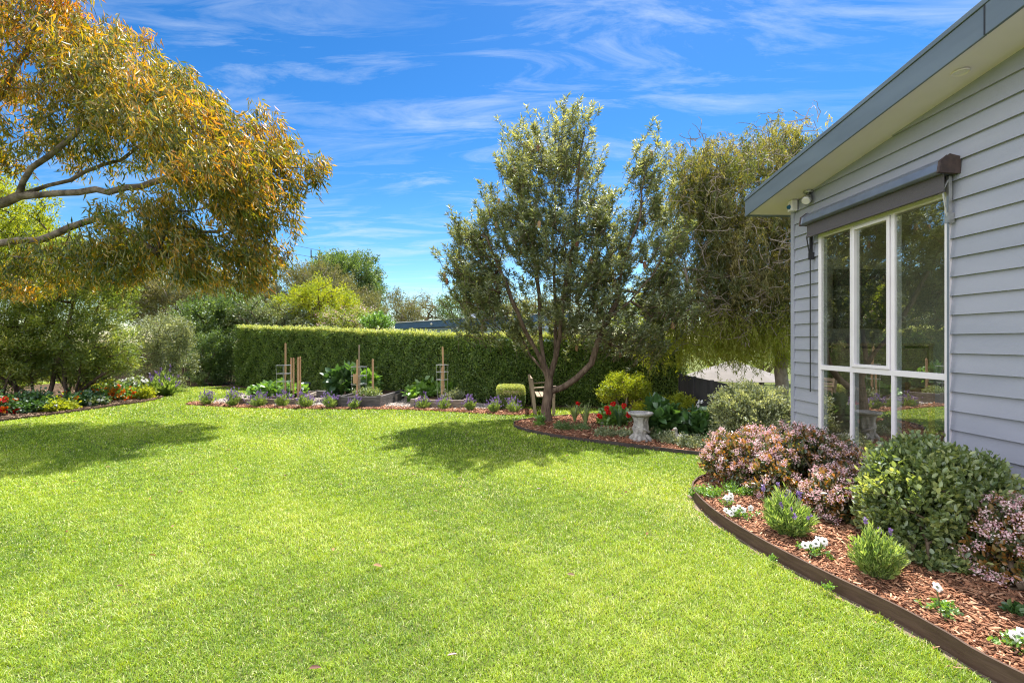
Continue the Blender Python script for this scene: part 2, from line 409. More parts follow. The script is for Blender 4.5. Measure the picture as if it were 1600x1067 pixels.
# ------------------------------------------------------------------- ground
def smooth_line(pts, k=8):
    pts = [np.array(p, float) for p in pts]; o = []
    for i in range(len(pts)-1):
        p0 = pts[max(i-1, 0)]; p1 = pts[i]; p2 = pts[i+1]; p3 = pts[min(i+2, len(pts)-1)]
        for j in range(k):
            t = j/k
            o.append(.5*((2*p1)+(-p0+p2)*t+(2*p0-5*p1+4*p2-p3)*t*t+(-p0+3*p1-3*p2+p3)*t**3))
    o.append(pts[-1]); return [tuple(p) for p in o]
def inpoly(X, Y, poly):
    ins = np.zeros(len(X), bool); n = len(poly)
    for i in range(n):
        x1, y1 = poly[i]; x2, y2 = poly[(i+1) % n]
        if y1 == y2: continue
        c = ((y1 > Y) != (y2 > Y)) & (X < (x2-x1)*(Y-y1)/(y2-y1)+x1)
        ins ^= c
    return ins
def offset(line, d):
    a = np.array(line); t = np.gradient(a, axis=0); t /= np.linalg.norm(t, axis=1)[:, None]
    n = np.stack([-t[:, 1], t[:, 0]], 1); return a+n*d

def sheet(name, poly, z, mat, kind='structure'):
    me = bpy.data.meshes.new(name); me.from_pydata([(x, y, z) for x, y in poly], [], [tuple(range(len(poly)))]); me.update()
    o = link(name, me, mat); o['kind'] = kind; return o

me = bpy.data.meshes.new('lawn'); s = 600
me.from_pydata([(-s, -s, 0), (s, -s, 0), (s, s, 0), (-s, s, 0)], [], [(0, 1, 2, 3)]); me.update()
tag(link('lawn', me, M['lawnbase']), kind='structure')

# right bed border
RB = smooth_line([(2.9, 1.0), (2.55, 1.6)]+[G(*p) for p in [(1562, 1067), (1480, 1018), (1400, 972), (1300, 922), (1200, 868), (1132, 825), (1098, 797), (1083, 776), (1086, 764), (1104, 754), (1150, 745), (1225, 740)]]+[(3.85, 5.95)])
rb_poly = RB+[(4.2, 6.0), (4.2, 1.0)]
CB = smooth_line([G(*p) for p in [(1165, 722), (1100, 713), (1040, 706), (960, 696), (880, 686), (820, 674), (803, 666), (812, 660), (850, 655), (900, 651), (960, 648), (1040, 643), (1130, 640)]])
cb_poly = CB+[(4.4, 8.5), (4.0, 6.9)]
LB = smooth_line([(-14, 8.9)]+[G(*p) for p in [(-60, 668), (0, 659), (60, 652), (120, 644), (180, 635), (230, 628), (254, 621), (246, 616), (228, 612)]]+[(-11.6, 17)])
lb_poly = LB+[(-17, 19), (-20, 9)]
strip = smooth_line([G(*p) for p in [(290, 633), (360, 637), (440, 639), (540, 640), (640, 641), (740, 646), (800, 649), (830, 647), (826, 641), (770, 640), (640, 636.5), (540, 635), (440, 634), (360, 631.5), (310, 629), (292, 631)]], 4)
gravel = [G(*p) for p in [(318, 632), (440, 636), (640, 639), (760, 641), (775, 632), (700, 629), (640, 624), (540, 616), (455, 608), (400, 613), (345, 624)]]
hedge_base = [(-13.3, 17.7), (-9.9, 17.3), (-5.96, 15.2), (-2.8, 13.35), (-.6, 12.4), (1.6, 11.95), (3.0, 11.7), (4.15, 11.45)]
hb = offset(hedge_base, .25)
hedgesoil = [tuple(p) for p in offset(hedge_base, -.35)]+[tuple(p) for p in offset(hedge_base, 2.2)][::-1]

sheet('bed_soil', rb_poly, .07, M['mulch'])
sheet('garden_bed', cb_poly, .035, M['mulch'])
sheet('shrub_bed', lb_poly, .02, M['darksoil'])
sheet('mulch_strip', strip[:-1], .012, M['mulch'])
sheet('gravel_path', gravel, .008, M['gravel'])
sheet('hedge_soil', hedgesoil, .006, M['darksoil'])
# bare soil line outside the right edging
a = offset(RB, 0); bb = offset(RB, .05+.02*np.sin(np.arange(len(RB))*.7)[:, None])
bb = bb+R.normal(size=bb.shape)*.006
V = [(x, y, .004) for x, y in a]+[(x, y, .004) for x, y in bb]; n = len(a)
me = bpy.data.meshes.new('soil_line'); me.from_pydata(V, [], [(i, i+1, i+1+n, i+n) for i in range(n-1)]); me.update()
tag(link('soil_line', me, M['dirt']), kind='structure')

def edging(name, line, h, w, mat, label, z0=-.02, seg=None):
    a = offset(line, w/2); b = offset(line, -w/2); n = len(a)
    V = [(x, y, z0) for x, y in a]+[(x, y, h) for x, y in a]+[(x, y, h) for x, y in b]+[(x, y, z0) for x, y in b]
    Fc = []
    for i in range(n-1):
        for k in range(4): k2 = (k+1) % 4; Fc.append((k*n+i, k*n+i+1, k2*n+i+1, k2*n+i))
    Fc += [(0, n, 2*n, 3*n), (n-1, 2*n-1, 3*n-1, 4*n-1)]
    me = bpy.data.meshes.new(name); me.from_pydata(V, [], Fc); me.update()
    return tag(link(name, me, mat), label, 'edging')
edging('bed_edging', RB, .102, .016, M['edge'], 'curved brown board edging between the lawn and the red bark bed by the house')
edging('bed_edging', CB, .06, .014, M['blackedge'], 'low black edging curving around the bark bed under the twisted tree')
edging('bed_edging', LB, .05, .014, M['edge'], 'brown edging in front of the nasturtium bed at the left')

# grass blades
def grass():
    Ps = []; Ls = []; Ws = []
    for (y0, y1, den, L, W) in [(1.7, 2.6, 24000, .027, .0029), (2.6, 3.6, 19000, .027, .0033), (3.6, 5, 12500, .028, .0043), (5, 7, 7000, .030, .006), (7, 10, 3400, .033, .009), (10, 19, 1200, .038, .015)]:
        xm = 1.12*y1+3.2; n = int(2*xm*(y1-y0)*den)
        X = R.uniform(-xm, xm, n); Y = R.uniform(y0, y1, n)
        k = (X < 1.1*Y+1.2) & (X > -1.1*Y-3.0); X = X[k]; Y = Y[k]
        Ps.append(np.stack([X, Y], 1)); Ls.append(np.full(len(X), L)); Ws.append(np.full(len(X), W))
    Q = np.concatenate(Ps); L = np.concatenate(Ls); W = np.concatenate(Ws)
    X, Y = Q[:, 0], Q[:, 1]
    rb2 = [tuple(p) for p in offset(RB, .045+.018*np.sin(np.arange(len(RB))*.9)[:, None])]+[(4.2, 6.0), (4.2, 1.0)]
    bad = inpoly(X, Y, rb2)
    for p in (cb_poly, lb_poly, strip[:-1], gravel, hedgesoil): bad |= inpoly(X, Y, p)
    bad |= X > 4.0-.0265*Y
    k = ~bad; X, Y, L, W = X[k], Y[k], L[k], W[k]; n = len(X)
    nz = (np.sin(X*1.7+1.3*np.sin(Y*1.1))+np.sin(Y*2.3+X*.9)+np.sin(X*5.1+Y*3.7+2*np.sin(X*2.2))*.6+np.sin(X*13+2*np.sin(Y*9))*.5+np.sin(Y*17-X*7)*.4)/3.5
    nz2 = (np.sin(X*23+3*np.sin(Y*14))+np.sin(Y*29+2*np.sin(X*19)))/2
    L = L*R.uniform(.5, 1.3, n)*(1+.22*nz2+.15*nz)
    az = R.uniform(0, 2*math.pi, n); lean = np.abs(R.normal(.55, .38, n))
    D = np.stack([np.cos(az)*np.sin(lean), np.sin(az)*np.sin(lean), np.cos(lean)], 1)
    S = np.stack([-np.sin(az+R.normal(size=n)*.5), np.cos(az), np.zeros(n)], 1); S = unit(S)*W[:, None]/2
    B = np.stack([X, Y, np.zeros(n)], 1)
    mid = B+D*(L*.55)[:, None]; tip = B+D*L[:, None]+np.stack([np.cos(az)*L*.25, np.sin(az)*L*.25, -L*.12], 1)
    tip[:, 2] = np.maximum(tip[:, 2], .006)
    V = np.stack([B-S, B+S, mid+S*.9, mid-S*.9, tip], 1).reshape(-1, 3)
    b = np.arange(n)[:, None]*5
    Fc = np.concatenate([b+np.array([[0, 1, 2]]), b+np.array([[0, 2, 3]]), b+np.array([[3, 2, 4]])], 0)
    pt_ = np.sin(X*1.3+2*np.sin(Y*.9+1))*np.sin(Y*1.1+1.7*np.sin(X*.8))+.5*np.sin(X*4.3+Y*2.1+2*np.sin(Y*3.3))
    edge_ = np.exp(-((X-1.75)**2+(Y-4.6)**2)/.25)
    dead_glint = R.random(n) < .05+.10*np.clip(pt_-.35, 0, 1)+.3*edge_  # dead blades, with extra pale ones standing in for glints on the lawn
    r = np.clip(.40+.28*nz+.08*nz2+R.normal(size=n)*.17, 0, .86); r[dead_glint] = R.uniform(.85, 1, dead_glint.sum())
    o = npmesh('grass', V, Fc, M['grass'], rnd=np.repeat(r, 5)); o['kind'] = 'stuff'
grass()

def chips(name, poly, n, z, Lr, zone=None, mat='chip', w=.25):
    a = np.array(poly); mn = a.min(0); mx = a.max(0)
    if zone: mn = np.maximum(mn, zone[:2]); mx = np.minimum(mx, zone[2:])
    X = R.uniform(mn[0], mx[0], n); Y = R.uniform(mn[1], mx[1], n); k = inpoly(X, Y, poly); X = X[k]; Y = Y[k]; n = len(X)
    az = R.uniform(0, 6.283, n); tl = R.normal(size=n)*.28
    D = np.stack([np.cos(az)*np.cos(tl), np.sin(az)*np.cos(tl), np.sin(tl)], 1)
    L = R.uniform(*Lr, n); W = L*R.uniform(w*.6, w*1.5, n); T = W*.35
    S = unit(np.cross(D, [0, 0, 1.])+R.normal(size=(n, 3))*.25); U = np.cross(S, D)
    C = np.stack([X, Y, z+R.random(n)*.022], 1)
    V = []
    for u in (-1, 1):
        for (i, j) in ((-1, -1), (1, -1), (1, 1), (-1, 1)):
            V.append(C+D*(L*u*.5)[:, None]+S*(W*i*.5*R.uniform(.6, 1, n))[:, None]+U*(T*j*.5)[:, None])
    V = np.stack(V, 1).reshape(-1, 3); b = np.arange(n)[:, None]*8
    Fc = np.concatenate([b+np.array([q]) for q in [(0, 1, 2, 3), (7, 6, 5, 4), (0, 4, 5, 1), (1, 5, 6, 2), (2, 6, 7, 3), (3, 7, 4, 0)]], 0)
    o = npmesh(name, V, Fc, M[mat], rnd=np.repeat(np.clip(R.normal(.5, .25, n), 0, 1), 8)); o['kind'] = 'stuff'
chips('bark_mulch', [tuple(p) for p in offset(RB, -.03)]+[(4.2, 6.0), (4.2, 1.0)], 60000, .070, (.012, .055), (0, 1.5, 4.1, 6.2))
chips('bark_mulch', [tuple(p) for p in offset(RB, .02)[8:]]+[tuple(p) for p in offset(RB, .13)[8:]][::-1], 900, .004, (.01, .035), (1, 1.5, 4.1, 6.2))
chips('bark_mulch', cb_poly, 14000, .04, (.03, .08))
chips('bark_mulch', strip[:-1], 16000, .015, (.04, .1))
chips('leaf_litter', lb_poly, 40000, .022, (.04, .11), (-15, 8, -6.5, 19), mat='litter')
chips('gravel_stones', gravel, 30000, .005, (.02, .05), mat='stone', w=.8)

# -------------------------------------------------------------------- house
HR = rad(1.52); WX = 4.1
hs = thing('house', 'grey weatherboard house with blue-grey bargeboard and a large white framed window', 'house', (0, -.109, 0), HR)
C_Y = 6.69; FX = 3.63; FY = 7.15; SL = .127
def zs(y): return 3.45+SL*(FY-y)   # underside of roof
APX = -1.5
e_ = .1715; wy0, wy1, wz0, wz1 = 4.365, 6.16, .30, 2.96
mb = MB()
z = 0.12; i = 0
while z < zs(APX)+.2:
    yt = FY-(z+.0-3.45)/SL if z > 3.41 else C_Y
    yend = min(C_Y-.02, yt)
    y0 = -5.0; segs = [(y0, yend)]
    zt = z+e_
    if zt > wz0 and z < wz1:
        segs = [(y0, wy0), (wy1, yend)]
        if z < wz0: mb.box(WX-.020, WX+.01, wy0, wy1, z, wz0-.002)
        if zt > wz1:
            v = [(WX-.018, wz1), (WX-.004, zt+.01), (WX+.01, zt+.01), (WX+.01, wz1)]
            mb.add([(a_, wy0, c_) for a_, c_ in v]+[(a_, wy1, c_) for a_, c_ in v], [(0, 1, 2, 3), (7, 6, 5, 4), (0, 4, 5, 1), (1, 5, 6, 2), (2, 6, 7, 3), (3, 7, 4, 0)])
    for (s0, s1) in segs:
        if s1-s0 < .05: continue
        v = [(WX-.031, z+.003), (WX-.029, z+.012), (WX-.003, zt+.014), (WX+.01, zt+.014), (WX+.01, z+.006)]
        n = 5; V = [(a_, s0, c_) for a_, c_ in v]+[(a_, s1, c_) for a_, c_ in v]
        mb.add(V, [tuple(range(n)), tuple(range(n, 2*n))[::-1]]+[(q, (q+1) % n+0, (q+1) % n+n, q+n) for q in range(n)])
    z += e_; i += 1
mb.build('weatherboards', M['clad'], hs)
mb = MB(); mb.box(WX-.04, WX+.05, C_Y-.02, C_Y+.045, 0, 3.43); mb.build('corner_trim', M['clad'], hs, bevel=.004)
# wall body behind boards + other walls (room shell)
mb = MB()
mb.box(WX+.012, WX+.10, -5, wy0, 0, 3.5); mb.box(WX+.012, WX+.10, wy1, C_Y, 0, 3.4)
mb.box(WX+.012, WX+.10, wy0, wy1, 0, wz0); mb.box(WX+.012, WX+.10, wy0, wy1, wz1, 3.4)
mb.box(WX+.10, 6.8, C_Y-.1, C_Y, 0, 3.4)
mb.box(6.8, 6.9, -5, .2, 0, 3.4); mb.box(6.8, 6.9, 6.5, C_Y, 0, 3.4)  # unseen far side shaped open to let extra daylight into the room
mb.box(WX+.10, 6.8, -5, -4.9, 0, 3.4)
mb.build('wall', M['intwall'], hs)
MB().box(WX+.10, 6.9, -4.9, C_Y-.1, .0, .14).build('floor', M['intfloor'], hs)
MB().box(WX+.10, 6.9, -4.9, C_Y-.1, 3.05, 3.12).build('ceiling', M['intwall'], hs)
# soffit (raked) , fascia, roof
def slab(mb, x0, x1, ya, yb, dz0, dz1):
    za, zb = zs(ya), zs(yb)
    v = [(x0, ya, za+dz0), (x1, ya, za+dz0), (x1, yb, zb+dz0), (x0, yb, zb+dz0), (x0, ya, za+dz1), (x1, ya, za+dz1), (x1, yb, zb+dz1), (x0, yb, zb+dz1)]
    mb.add(v, [(0, 1, 2, 3)[::-1], (4, 5, 6, 7), (0, 1, 5, 4), (1, 2, 6, 5), (2, 3, 7, 6), (3, 0, 4, 7)])
mb = MB(); slab(mb, FX+.02, 7.1, APX, FY-.02, .012, .03)
mb.build('soffit', M['soffit'], hs)
mb = MB()
slab(mb, FX-.004, FX+.02, APX, 3.62, -.012, .215); slab(mb, FX, FX+.02, 3.624, FY, -.012, .215)
slab(mb, FX+.02, 7.1, FY-.02, FY, -.012, .16)
mb.build('bargeboard', M['fascia'], hs, bevel=.003)
mb = MB(); slab(mb, FX-.012, FX+.05, APX, FY+.01, .217, .262); mb.build('barge_capping', M['fascia'], hs, bevel=.004)
mb = MB(); slab(mb, FX+.052, 7.1, APX, FY+.03, .19, .235)
v = []
mb.build('roof', M['roof'], hs)
# mirrored far slope
mb = MB(); zA = zs(APX)
mb.add([(FX, APX, zA+.2), (7.1, APX, zA+.2), (7.1, -5.6, zA-.3), (FX, -5.6, zA-.3), (FX, APX, zA), (7.1, APX, zA), (7.1, -5.6, zA-.5), (FX, -5.6, zA-.5)],
       [(0, 1, 2, 3), (7, 6, 5, 4), (0, 4, 5, 1), (1, 5, 6, 2), (2, 6, 7, 3), (3, 7, 4, 0)])
mb.build('roof', M['roof'], hs)
mb = MB(); mb.box(FX+.06, 7.1, FY+.002, FY+.11, zs(FY)+.03, zs(FY)+.14); mb.build('gutter', M['fascia'], hs, bevel=.01)
mb = MB(); slab(mb, FX-.0065, FX-.0045, 3.616, 3.628, -.01, .214); mb.build('joint_strip', M['black'], hs)
# window
win = MB(); fx0, fx1 = WX-.034, WX+.05
def fr(mb, ya, yb, za, zb, x0=fx0, x1=fx1): mb.box(x0, x1, ya, yb, za, zb)
m1, m2 = 5.00, 5.59; tz = 1.275
fr(win, wy0, wy0+.05, wz0, wz1); fr(win, wy1-.05, wy1, wz0, wz1)
fr(win, wy0+.05, wy1-.05, wz1-.05, wz1); fr(win, wy0+.05, wy1-.05, wz0, wz0+.05)
for m in (m1, m2): fr(win, m-.021, m+.021, wz0+.05, tz-.03, fx0+.004); fr(win, m-.021, m+.021, tz+.03, wz1-.05, fx0+.004)
fr(win, wy0+.05, wy1-.05, tz-.03, tz+.03, fx0+.002)
wo = win.build('window', M['whiteframe'], hs, bevel=.003)
sb = MB(); a0, a1, b0, b1 = m1+.03, m2-.03, tz+.033, wz1-.053
sx0, sx1 = fx0-.012, WX+.03
sb.box(sx0, sx1, a0, a0+.035, b0, b1); sb.box(sx0, sx1, a1-.035, a1, b0, b1); sb.box(sx0, sx1, a0+.035, a1-.035, b0, b0+.035); sb.box(sx0, sx1, a0+.035, a1-.035, b1-.035, b1)
sb.build('sash', M['whiteframe'], wo, bevel=.003)
edges = [(wy0+.05, m1-.021), (m1+.021, m2-.021), (m2+.021, wy1-.05)]
for ya, yb in edges:
    for za, zb in ((wz0+.05, tz-.03), (tz+.03, wz1-.05)):
        gp = MB(); gx = WX-.014; d = .034 if (za > tz and ya == edges[1][0]) else 0
        gp.box(gx, gx+.005, ya+d, yb-d, za+d, zb-d); gp.build('pane', M['glass'], wo)
MB().box(WX-.075, WX-.0, wy0-.02, wy1+.02, wz0-.04, wz0-.004).build('sill', M['whiteframe'], wo, bevel=.004)

# awning
aw = thing('window_awning', 'dark grey roll-up awning cassette mounted over the tall window', 'awning', (0, -.109, 0), HR)
ay0, ay1 = 4.28, 6.26
prof = [(WX-.03, 3.22), (WX-.12, 3.245), (WX-.19, 3.19), (WX-.205, 3.11), (WX-.17, 3.095), (WX-.03, 3.10)]
n = len(prof); mb = MB()
mb.add([(x, ay0+.02, z) for x, z in prof]+[(x, ay1-.02, z) for x, z in prof], [tuple(range(n)), tuple(range(n, 2*n))[::-1]]+[(q, (q+1) % n, (q+1) % n+n, q+n) for q in range(n)])
mb.build('cassette', M['awnmetal'], aw, bevel=.008)
for ya in (ay0-.012, ay1-.018):
    mb = MB(); pr = [(WX-.026, 3.23), (WX-.122, 3.252), (WX-.195, 3.197), (WX-.21, 3.098), (WX-.026, 3.09)]; n = 5
    mb.add([(x, ya, z) for x, z in pr]+[(x, ya+.03, z) for x, z in pr], [tuple(range(n)), tuple(range(n, 2*n))[::-1]]+[(q, (q+1) % n, (q+1) % n+n, q+n) for q in range(n)])
    mb.build('end_cap', M['awncap'], aw, bevel=.006)
mb = MB(); mb.box(WX-.135, WX-.132, ay0+.03, ay1-.03, 2.94, 3.10); mb.build('valance', M['fabric'], aw)
mb = MB(); mb.tube([(WX-.133, ay0+.03, 2.94), (WX-.133, ay1-.03, 2.94)], .012, 8); mb.build('hem_bar', M['fabric'], aw)
for ya in (ay0+.06, ay1-.0):
    mb = MB(); mb.beam((WX-.06, ya, 3.08), (WX-.06, ya, 2.74), .025, .03, (1, 0, 0)); mb.box(WX-.085, WX-.03, ya-.02, ya+.02, 2.66, 2.75)
    mb.tube([(WX-.07, ya, 3.05), (WX-.12, ya, 2.95), (WX-.08, ya, 2.72)], .008, 6)
    mb.build('arm', M['steel'] if ya < 5 else M['black'], aw)
    MB().tube([(WX-.07, ya, 2.68), (WX-.07, ya, .42 if ya < 5 else .95)], .009 if ya < 5 else .008, 8).build('guide_rod', M['fascia'] if ya < 5 else M['black'], aw)
# fittings
def hl(x, y, z): 
    c, s = math.cos(HR), math.sin(HR); return (x*c-y*s, x*s+y*c-.109, z)
fl = thing('flood_light', 'silver spotlight under the eave above the house corner', 'light', hl(WX-.06, 6.32, zs(6.32)+.012), HR)
MB().lathe([(.05, -.03), (.055, -.02), (.055, 0)], 20).build('base', M['steel'], fl, smooth=False)
MB().tube([(0, 0, -.03), (0, 0, -.07)], .012, 8).build('stem', M['steel'], fl)
MB().tube([(.03, .03, -.05), (-.0, 0, -.08), (-.04, -.03, -.125), (-.055, -.04, -.145)], [.03, .042, .06, .06], 16).build('lamp_head', M['steel'], fl, smooth=True)
MB().tube([(-.056, -.041, -.146), (-.060, -.044, -.151)], [.052, .045], 16).build('lens', M['whiteframe'], fl)
se = thing('motion_sensor', 'small white sensor with a blue lens below the eave end', 'sensor', hl(WX-.09, 6.62, zs(6.62)-.02), HR)
MB().box(-.035, .05, -.05, .05, -.12, .03).build('housing', M['whiteframe'], se, bevel=.01)
MB().tube([(-.036, 0, -.06), (-.06, 0, -.065)], [.032, .024], 16).build('lens', M['bluelens'], se)
dn = thing('soffit_downlight', 'round white downlight set in the raked soffit near the top right', 'light', hl(3.86, 4.05, zs(4.05)+.010), HR)
MB().lathe([(.05, -.004), (.06, -.012), (.062, 0)], 28).build('trim_ring', M['soffit'], dn)
MB().lathe([(.001, -.002), (.045, -.005), (.045, 0)], 28).build('diffuser', M['whiteframe'], dn)
# interior things
tv = thing('television', 'black wall television seen through the middle window pane', 'television', hl(4.98, 6.6, 1.78), HR)
MB().box(-.42, .46, -.05, .0, 0, .80).build('casing', M['black'], tv, bevel=.01)
MB().box(-.405, .445, -.056, -.051, .02, .78).build('screen', M['black'], tv)
cb = thing('timber_cabinet', 'tall oak plank cabinet standing inside behind the window', 'cabinet', hl(4.32, 6.12, .14), HR)
for k in range(8): MB().box(.06, 1.14, 0, .35, .02+k*.17, .185+k*.17).build('plank', M['wood'], cb, bevel=.004)
for yy in (0, 1.145): MB().box(yy, yy+.06, -.01, .36, 0, 1.40).build('post', M['wood'], cb, bevel=.004)
MB().box(-.01, 1.215, -.02, .37, 1.402, 1.44).build('top', M['wood'], cb, bevel=.004)
ch = thing('dining_chair', 'wooden chair with a cream cushion behind the lower right pane', 'chair', hl(4.62, 5.15, .14), HR)
for (x, y, h) in ((0, 0, 1.0), (0, .3, 1.0), (.42, 0, .45), (.42, .3, .45)): MB().box(x, x+.04, y, y+.04, 0, h).build('leg', M['stake'], ch, bevel=.004)
MB().box(0, .46, 0, .34, .452, .49).build('seat', M['stake'], ch, bevel=.004)
MB().box(.02, .44, .02, .32, .492, .56).build('cushion', M['canvas'], ch, bevel=.02)
MB().box(.01, .03, .04, .30, .8, .95).build('backrest', M['stake'], ch, bevel=.004)
MB().beam((.02, .02, .12), (.44, .32, .40), .03, .03).build('brace', M['stake'], ch)
pot = thing('house_plant', 'leafy potted plant beside the television inside the window', 'plant', hl(4.95, 6.3, 1.585), HR)
MB().lathe([(.06, 0), (.08, .12), (.085, .14)], 16).build('pot', M['concrete'], pot)
n = 26; az = R.uniform(0, 6.28, n)
A = np.stack([np.cos(az)*.6, np.sin(az)*.6, R.uniform(.6, 1.4, n)], 1)
leaves('foliage', np.tile([[0, 0, .13]], (n, 1))+A*R.uniform(.05, .3, n)[:, None], A+R.normal(size=(n, 3))*.4, np.tile([[0, 0, 1.]], (n, 1)), .16, .06, M['bigleaf'], pot, hexa=True, bend=.3)

# -------------------------------------------------------------------- trees
# eucalypt at left
b0 = (-11.3, 10.2, 0)
gt = thing('gum_tree', 'spreading gum tree with gold tinged drooping leaves reaching in from the left', 'tree', b0)
def Lc(px, py, Y, b): p = P(px, py, Y); return (p[0]-b[0], p[1]-b[1], p[2]-b[2])
gl = lambda px, py, Y=10.: Lc(px, py, Y, b0)
limbs = [[(0, 0, -.1), (.05, 0, .8), (.15, -.05, 1.8), gl(-60, 400, 10.1)],
         [gl(-60, 400, 10.1), gl(0, 380, 10), gl(60, 376, 9.9), gl(110, 355, 9.8), gl(155, 340, 9.8), gl(215, 325, 9.7), gl(300, 330, 9.7)],
         [gl(-60, 400, 10.1), gl(-20, 322, 10.1), gl(30, 306, 10), gl(90, 302, 10), gl(150, 296, 9.9), gl(220, 292, 9.9), gl(300, 270, 9.9), gl(380, 258, 9.9), gl(460, 262, 9.8)],
         [gl(30, 306, 10), gl(75, 290, 10.2), gl(110, 282, 10.3), gl(190, 250, 10.4), gl(260, 200, 10.5), gl(300, 150, 10.4)],
         [gl(40, 308, 10), gl(36, 285, 9.9), gl(50, 262, 9.8), gl(100, 225, 9.7), gl(160, 160, 9.6), gl(190, 80, 9.6)],
         [gl(-20, 322, 10.1), gl(-40, 230, 10.3), gl(0, 150, 10.3), gl(50, 60, 10.4), gl(80, -40, 10.2)],
         [gl(-60, 400, 10.1), gl(-100, 300, 10), gl(-160, 180, 9.8), gl(-190, 40, 9.9)],
         [gl(155, 340, 9.8), gl(210, 370, 9.5), gl(250, 400, 9.5)]]
ge = lambda px, py, rx, rz, ry=1.3, Y=9.95, w=None: E(px, py, Y, rx, rz, ry, b0, w)
ells = [ge(60, 60, 120, 95, 1.5), ge(-110, 120, 130, 160, 1.6), ge(170, 110, 95, 75, 1.4), ge(270, 185, 105, 70, 1.3), ge(130, 200, 150, 60, 1.4),
        ge(370, 215, 80, 55, 1.1), ge(430, 265, 68, 42, .8), ge(330, 285, 100, 60, 1.1), ge(240, 345, 80, 50, 1.1), ge(395, 330, 55, 55, .9), ge(340, 400, 65, 50, .9), ge(390, 385, 45, 55, .8), ge(280, 395, 60, 50, 1.), ge(200, 380, 70, 50, 1.),
        ge(130, 390, 110, 36, .9), ge(30, 410, 70, 40, .9), ge(470, 255, 30, 25, .4), ge(-40, 260, 60, 60, 1.), ge(300, 225, 85, 65, .9, 8.4), ge(220, 150, 90, 70, 1., 8.7), ge(350, 270, 70, 50, .8, 8.6)]
ells += [ge(20, -60, 130, 70, 1.6), ge(-140, -40, 120, 90, 1.6)]
T = blobs(1180, ells, .1, .5)
# keep a see-through gap where the pale limbs show
pxs = CX+(T[:, 0]+b0[0])/(T[:, 1]+b0[1])*F; pys = CY-(T[:, 2]+b0[2]-H)/(T[:, 1]+b0[1])*F
gap = (((pxs-50)/75)**2+((pys-292)/30)**2 < 1) | (((pxs-50)/80)**2+((pys-350)/15)**2 < 1)
T = T[~gap]
pos, par, tips, nl = grow(limbs, T, step=.3, jit=.05, grav=-.1)
skeleton('trunk', pos, par, tips, M['gumbark'], gt, rtip=.0048, pw=.48, rmax=.22)
nt_ = len(T); K = 68
idx = np.repeat(np.arange(nt_), K); n = len(idx)
cd = unit(T-np.array(gl(120, 300))*np.array([1, 1, 1])); 
sub = T[idx]+unit(cd[idx]*.7+rdir(n)*.9)*(R.random(n)**.6*.34)[:, None]
sub[:, 2] -= R.random(n)*.10
A = np.stack([R.normal(size=n)*.55+cd[idx][:, 0]*.35, R.normal(size=n)*.55, -np.abs(R.normal(.9, .5, n))], 1)
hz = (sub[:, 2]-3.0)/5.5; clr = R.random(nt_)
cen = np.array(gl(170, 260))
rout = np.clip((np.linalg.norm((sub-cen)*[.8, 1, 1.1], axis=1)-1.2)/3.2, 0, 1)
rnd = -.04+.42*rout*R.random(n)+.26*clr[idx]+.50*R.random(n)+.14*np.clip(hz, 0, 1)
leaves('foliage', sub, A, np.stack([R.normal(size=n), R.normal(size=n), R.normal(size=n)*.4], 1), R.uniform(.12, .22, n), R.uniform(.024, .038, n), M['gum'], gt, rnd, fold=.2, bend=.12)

# banksia
bb0 = (*G(855, 661), 0); BY = bb0[1]
bt = thing('banksia_tree', 'upright grey-green banksia tree with forked trunk in the middle of the garden', 'tree', bb0)
bl = lambda px, py, dy=0: Lc(px, py, BY+dy, bb0)
limbs = [[(0, 0, -.08), bl(853, 640), bl(857, 612), bl(858, 592)],
         [bl(858, 592), bl(850, 570, -.05), bl(838, 548, -.1), bl(818, 512, -.3), bl(800, 470, -.4), bl(780, 420, -.5), bl(760, 370, -.6)],
         [bl(857, 597), bl(846, 575, .2), bl(828, 555, .5), bl(812, 520, .8), bl(790, 490, 1.0), bl(770, 460, 1.1)],
         [bl(850, 570, -.05), bl(845, 530, .1), bl(843, 480, .2), bl(838, 420, .3), bl(830, 350, .3), bl(822, 270, .2), bl(817, 225, .1)],
         [bl(858, 592), bl(868, 560, .0), bl(875, 525, -.1), bl(880, 480, -.3), bl(890, 420, -.4), bl(900, 340, -.4), bl(905, 260, -.3), bl(914, 200, -.2)],
         [bl(868, 560), bl(870, 500, .3), bl(866, 430, .4), bl(865, 350, .5), bl(868, 270, .4), bl(872, 215, .3)],
         [bl(857, 612), bl(880, 605, -.05), bl(902, 590, -.1), bl(924, 568, -.2), bl(935, 532, -.25), bl(950, 498, -.3), bl(965, 470, -.3), bl(968, 440, -.3), bl(980, 400, -.3), bl(1000, 340, -.3), bl(1010, 250, -.3)],
         [bl(950, 498, -.3), bl(985, 470, -.5), bl(1020, 430, -.7), bl(1045, 380, -.7)],
         [bl(965, 470, -.3), bl(955, 420, .3), bl(945, 360, .5), bl(940, 280, .4)]]
be = lambda px, py, rx, rz, ry=1.2, dy=0, w=None: E(px, py, BY+dy, rx, rz, ry, bb0, w)
